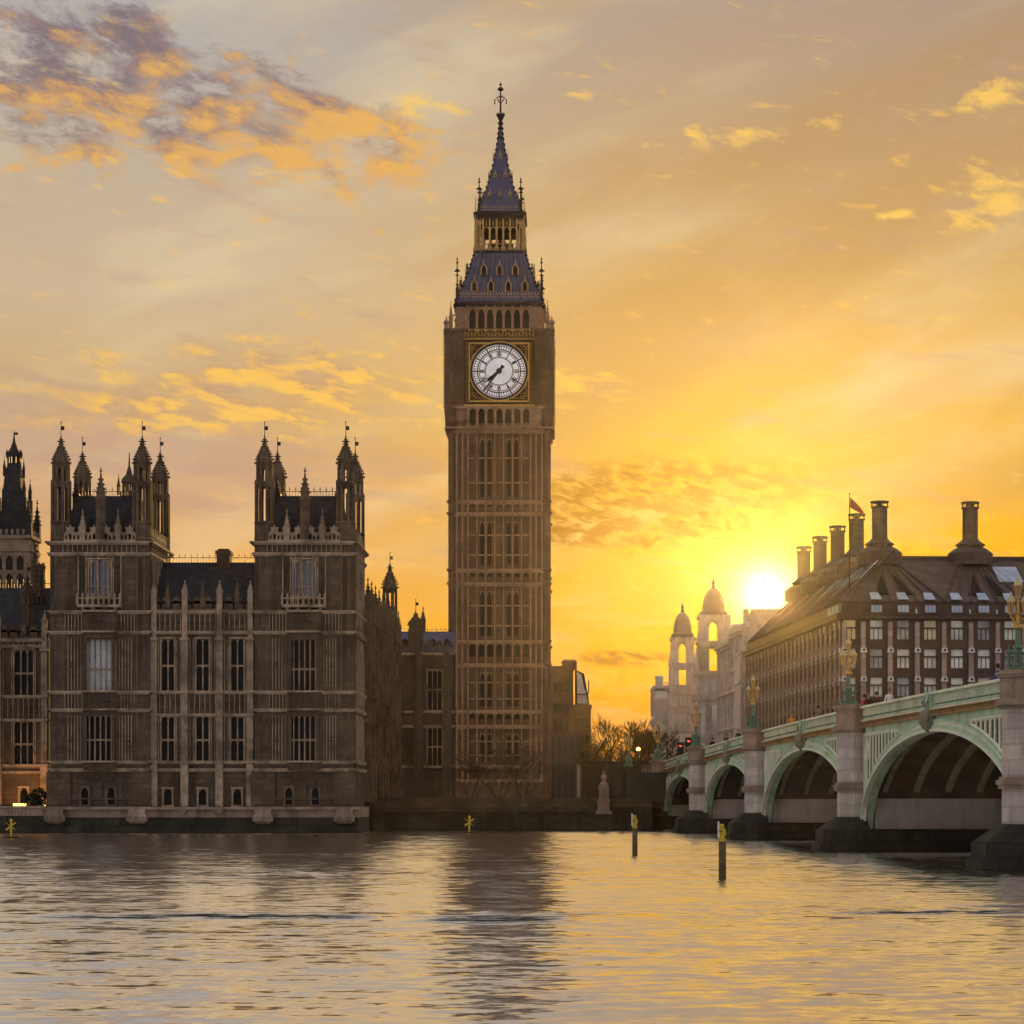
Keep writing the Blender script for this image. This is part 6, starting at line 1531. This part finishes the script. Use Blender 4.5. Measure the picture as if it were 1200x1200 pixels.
# lamplit terrace at the left edge
for i, (px_, D, lab, en_) in enumerate(((22, 226.5, 'brightest yellow floodlight lying on the river terrace, left one', 420), (31.5, 226.8, 'dimmer yellow floodlight lying on the river terrace, right one', 170), (49, 227.5, 'small floodlight on the terrace close to the pavilion corner', 230))):
    B = At(D); Q = thing('floodlight', lab, 'floodlight', (B.x(px_), D, Z(955.4)), 0, 'floodlights on the lamplit terrace')
    b_ = .55 if i == 0 else .3
    m_ = MB(); m_.box(-b_, b_, -.1, .35, .0, .75); m_.box(-b_-.05, b_+.05, .3, .4, .0, 1.0); obj('housing', m_, 'iron', Q)
    m_ = MB(); m_.box(-b_*.92, b_*.92, -.14, .34, .78, 1.08); obj('lens', m_, 'flood_on', Q)
    sl = bpy.data.lights.new('flood', 'SPOT'); sl.energy = en_; sl.color = (1, .42, .08); sl.spot_size = radians(120); sl.spot_blend = .8; sl.shadow_soft_size = .3
    so_ = bpy.data.objects.new('flood', sl); C.objects.link(so_); so_.parent = Q; so_.location = (0, .5, 1.3); so_.rotation_euler = (radians(100), 0, 0)
for px_, D, h, lab in ((39, 225.6, 1.9, 'dark clipped evergreen bush in a tub on the terrace, left of two'), (46, 226.2, 2.3, 'dark loose evergreen bush in a tub on the terrace, right of two')):
    B = At(D); Q = thing('potted_bush', lab, 'potted plant', (B.x(px_), D, Z(955.4)), 0, 'evergreen tubs on the terrace'); rr = random.Random(px_)
    m_ = MB(); m_.lathe(0, 0, [(.32, 0), (.42, .7), (.46, .72), (.46, .8), (.36, .8)], 10); obj('tub', m_, 'brick', Q)
    m_ = MB(); m_.tube([(0, 0, .7), (0, 0, h)], .06, .03); obj('trunk', m_, 'bark', Q)
    m_ = MB()
    for i in range(420):
        a_, e_ = rr.uniform(0, 2*pi), rr.uniform(-1, 1); q = rr.uniform(.4, 1)**.5; x, y, zz = q*.85*cos(a_)*sqrt(1-e_*e_), q*.6*sin(a_)*sqrt(1-e_*e_), h*.72+q*h*.42*e_
        d = Vector((rr.uniform(-1, 1), rr.uniform(-1, 1), rr.uniform(-1, 1))).normalized()*.16; e2 = d.orthogonal().normalized()*.07
        m_.add([tuple(Vector((x, y, zz))+w_) for w_ in (-d, e2, d, -e2)], [(0, 1, 2, 3)])
    obj('crown', m_, 'leaf', Q)

# ================================================================== people on the bridge
def build_person(pose):
    """one skinned continuous figure; material by body zone"""
    sw, arm = pose
    V = [((0, 0, .93), .15), ((0, .01, 1.10), .135), ((0, .0, 1.28), .16), ((0, .01, 1.42), .12), ((0, 0, 1.50), .055), ((0, -.015, 1.58), .075), ((0, -.01, 1.68), .085), ((0, .0, 1.74), .06)]
    E = [(i, i+1) for i in range(7)]
    def chain(root, pts):
        last = root
        for p, r in pts: V.append((p, r)); E.append((last, len(V)-1)); last = len(V)-1
    for s in (-1, 1):
        f = s*sw
        chain(0, [((s*.09, 0, .86), .10), ((s*.10, -.10*f-.02, .50), .062), ((s*.10, -.05*f+.06, .10), .042), ((s*.11, -.05*f-.08, .04), .04)])
        hx_, hy_, hz_ = (.27*s, -.10*(-f)-.02, .86) if not arm else (.20*s, -.34, 1.10)
        chain(2, [((s*.17, .01, 1.40), .065), ((s*.23, .03, 1.15), .048), ((hx_, hy_, hz_), .034), ((hx_*.98, hy_-.03, hz_-.09), .038)])
    me = bpy.data.meshes.new('figure'); me.from_pydata([p for p, r in V], E, []); o = bpy.data.objects.new('figure', me); C.objects.link(o)
    sk = o.modifiers.new('s', 'SKIN'); sk.use_smooth_shade = True
    for i, (p, r) in enumerate(V):
        d = me.skin_vertices[0].data[i]; d.radius = (r, r*(.72 if i in (0, 1, 2, 3) else 1)); d.use_root = (i == 0)
    sb = o.modifiers.new('d', 'SUBSURF'); sb.levels = 1; sb.render_levels = 1
    dg = bpy.context.evaluated_depsgraph_get(); nm = bpy.data.meshes.new_from_object(o.evaluated_get(dg)); bpy.data.objects.remove(o); bpy.data.meshes.remove(me)
    return nm
SKIN = mat('skin', (.45, .28, .2), .6, var=.08, bump=0)
HAIRS = {'dark': mat('dark_hair', (.03, .02, .015), .7, bump=0), 'fair': mat('fair_hair', (.25, .15, .07), .7, bump=0)}
CL = {}
def cloth(c):
    if c not in CL: CL[c] = mat('cloth', c, .9, var=.15, vscale=6, bump=0)
    return CL[c]
POSES = [build_person((.0, 0)), build_person((1.6, 0)), build_person((.0, 1))]
PEOPLE = [(136.6, 1.42, 'person in bright blue jacket looking over the parapet by the nearest pier', (.05, .07, .42), (.03, .03, .05), 'dark', 2, -2.0),
          (110.7, 1.50, 'person in white shirt and dark open jacket walking on the bridge', (.75, .74, .76), (.03, .035, .06), 'fair', 1, 0),
          (104.8, 1.44, 'person in dark coat on the bridge, left one of a walking pair', (.05, .03, .03), (.03, .03, .04), 'fair', 1, .3),
          (106.4, 1.62, 'person in brown coat on the bridge, right one of a walking pair', (.10, .05, .03), (.03, .03, .04), 'dark', 1, .2),
          (103.0, 1.52, 'person in bright red padded jacket next to the second nearest bridge lamp', (.55, .05, .03), (.03, .03, .04), 'dark', 2, -1),
          (86.9, 1.50, 'person in grey coat on the bridge between the two nearest left lamps', (.18, .16, .17), (.03, .03, .04), 'dark', 1, 0),
          (76.2, 1.44, 'person in mustard yellow jacket crossing the bridge', (.62, .34, .03), (.05, .05, .07), 'fair', 1, 0),
          (32.3, 1.44, 'person in black coat on the far part of the bridge, leftmost of three', (.03, .025, .025), (.03, .03, .04), 'dark', 1, 0),
          (40.8, 1.54, 'person in dark brown coat on the far part of the bridge, middle of three', (.07, .045, .03), (.03, .03, .04), 'dark', 1, .1),
          (48.6, 1.47, 'person in charcoal coat on the far part of the bridge, rightmost of three', (.045, .04, .045), (.03, .03, .04), 'fair', 1, 0)]
for t, y, lab, top, leg, hair, po, rz in PEOPLE:
    me = POSES[po].copy(); me.materials.clear()
    for mm in (cloth(top), cloth(leg), SKIN, cloth((.02, .018, .016))): me.materials.append(mm)
    for p in me.polygons:
        c = p.center
        p.material_index = 3 if c.z < .1 else 1 if c.z < .9 and abs(c.x) < .19 else 2 if c.z > 1.47 or (abs(c.x) > .17 and ((po != 2 and c.z < .86) or (po == 2 and c.y < -.31))) else 0
    me.polygons.foreach_set('use_smooth', [True]*len(me.polygons))
    o = bpy.data.objects.new('person', me); C.objects.link(o); o.location = bpt(t, y, zpar(t)-.86); o.rotation_euler = (0, 0, rz+radians(-4))
    tag(o, lab, 'person', 'people walking on the bridge')
    h = MB(); h.lathe(0, .022, [(.088, 1.60), (.102, 1.66), (.099, 1.74), (.07, 1.80), (.02, 1.825)], 12, sy=1.05)
    hh = obj('hair', h, HAIRS[hair], o, True)
    f = MB(); f.octa(0, -.10, 1.625, .016, .03); f.octa(-.034, -.088, 1.662, .011, .008, 1); f.octa(.034, -.088, 1.662, .011, .008, 1); f.box(-.025, .025, -.092, -.08, 1.575, 1.583, 1)
    for s in (-1, 1): f.octa(s*.09, 0, 1.64, .018, .035)
    obj('face_features', f, (SKIN, HAIRS['dark']), o)

# ================================================================== evening haze
hz = MB(); hz.box(-400, 400, -30, 580, -1.2, 118)
m = bpy.data.materials.new('haze'); m.use_nodes = True; nt = m.node_tree; nt.nodes.clear()
pv = node(nt, 'ShaderNodeVolumePrincipled'); pv.inputs['Color'].default_value = (1, .93, .82, 1); pv.inputs['Density'].default_value = 1.5e-5; pv.inputs['Anisotropy'].default_value = .935
mo = node(nt, 'ShaderNodeOutputMaterial'); nt.links.new(pv.outputs[0], mo.inputs['Volume'])
tag(obj('haze', hz, m), kind='stuff')
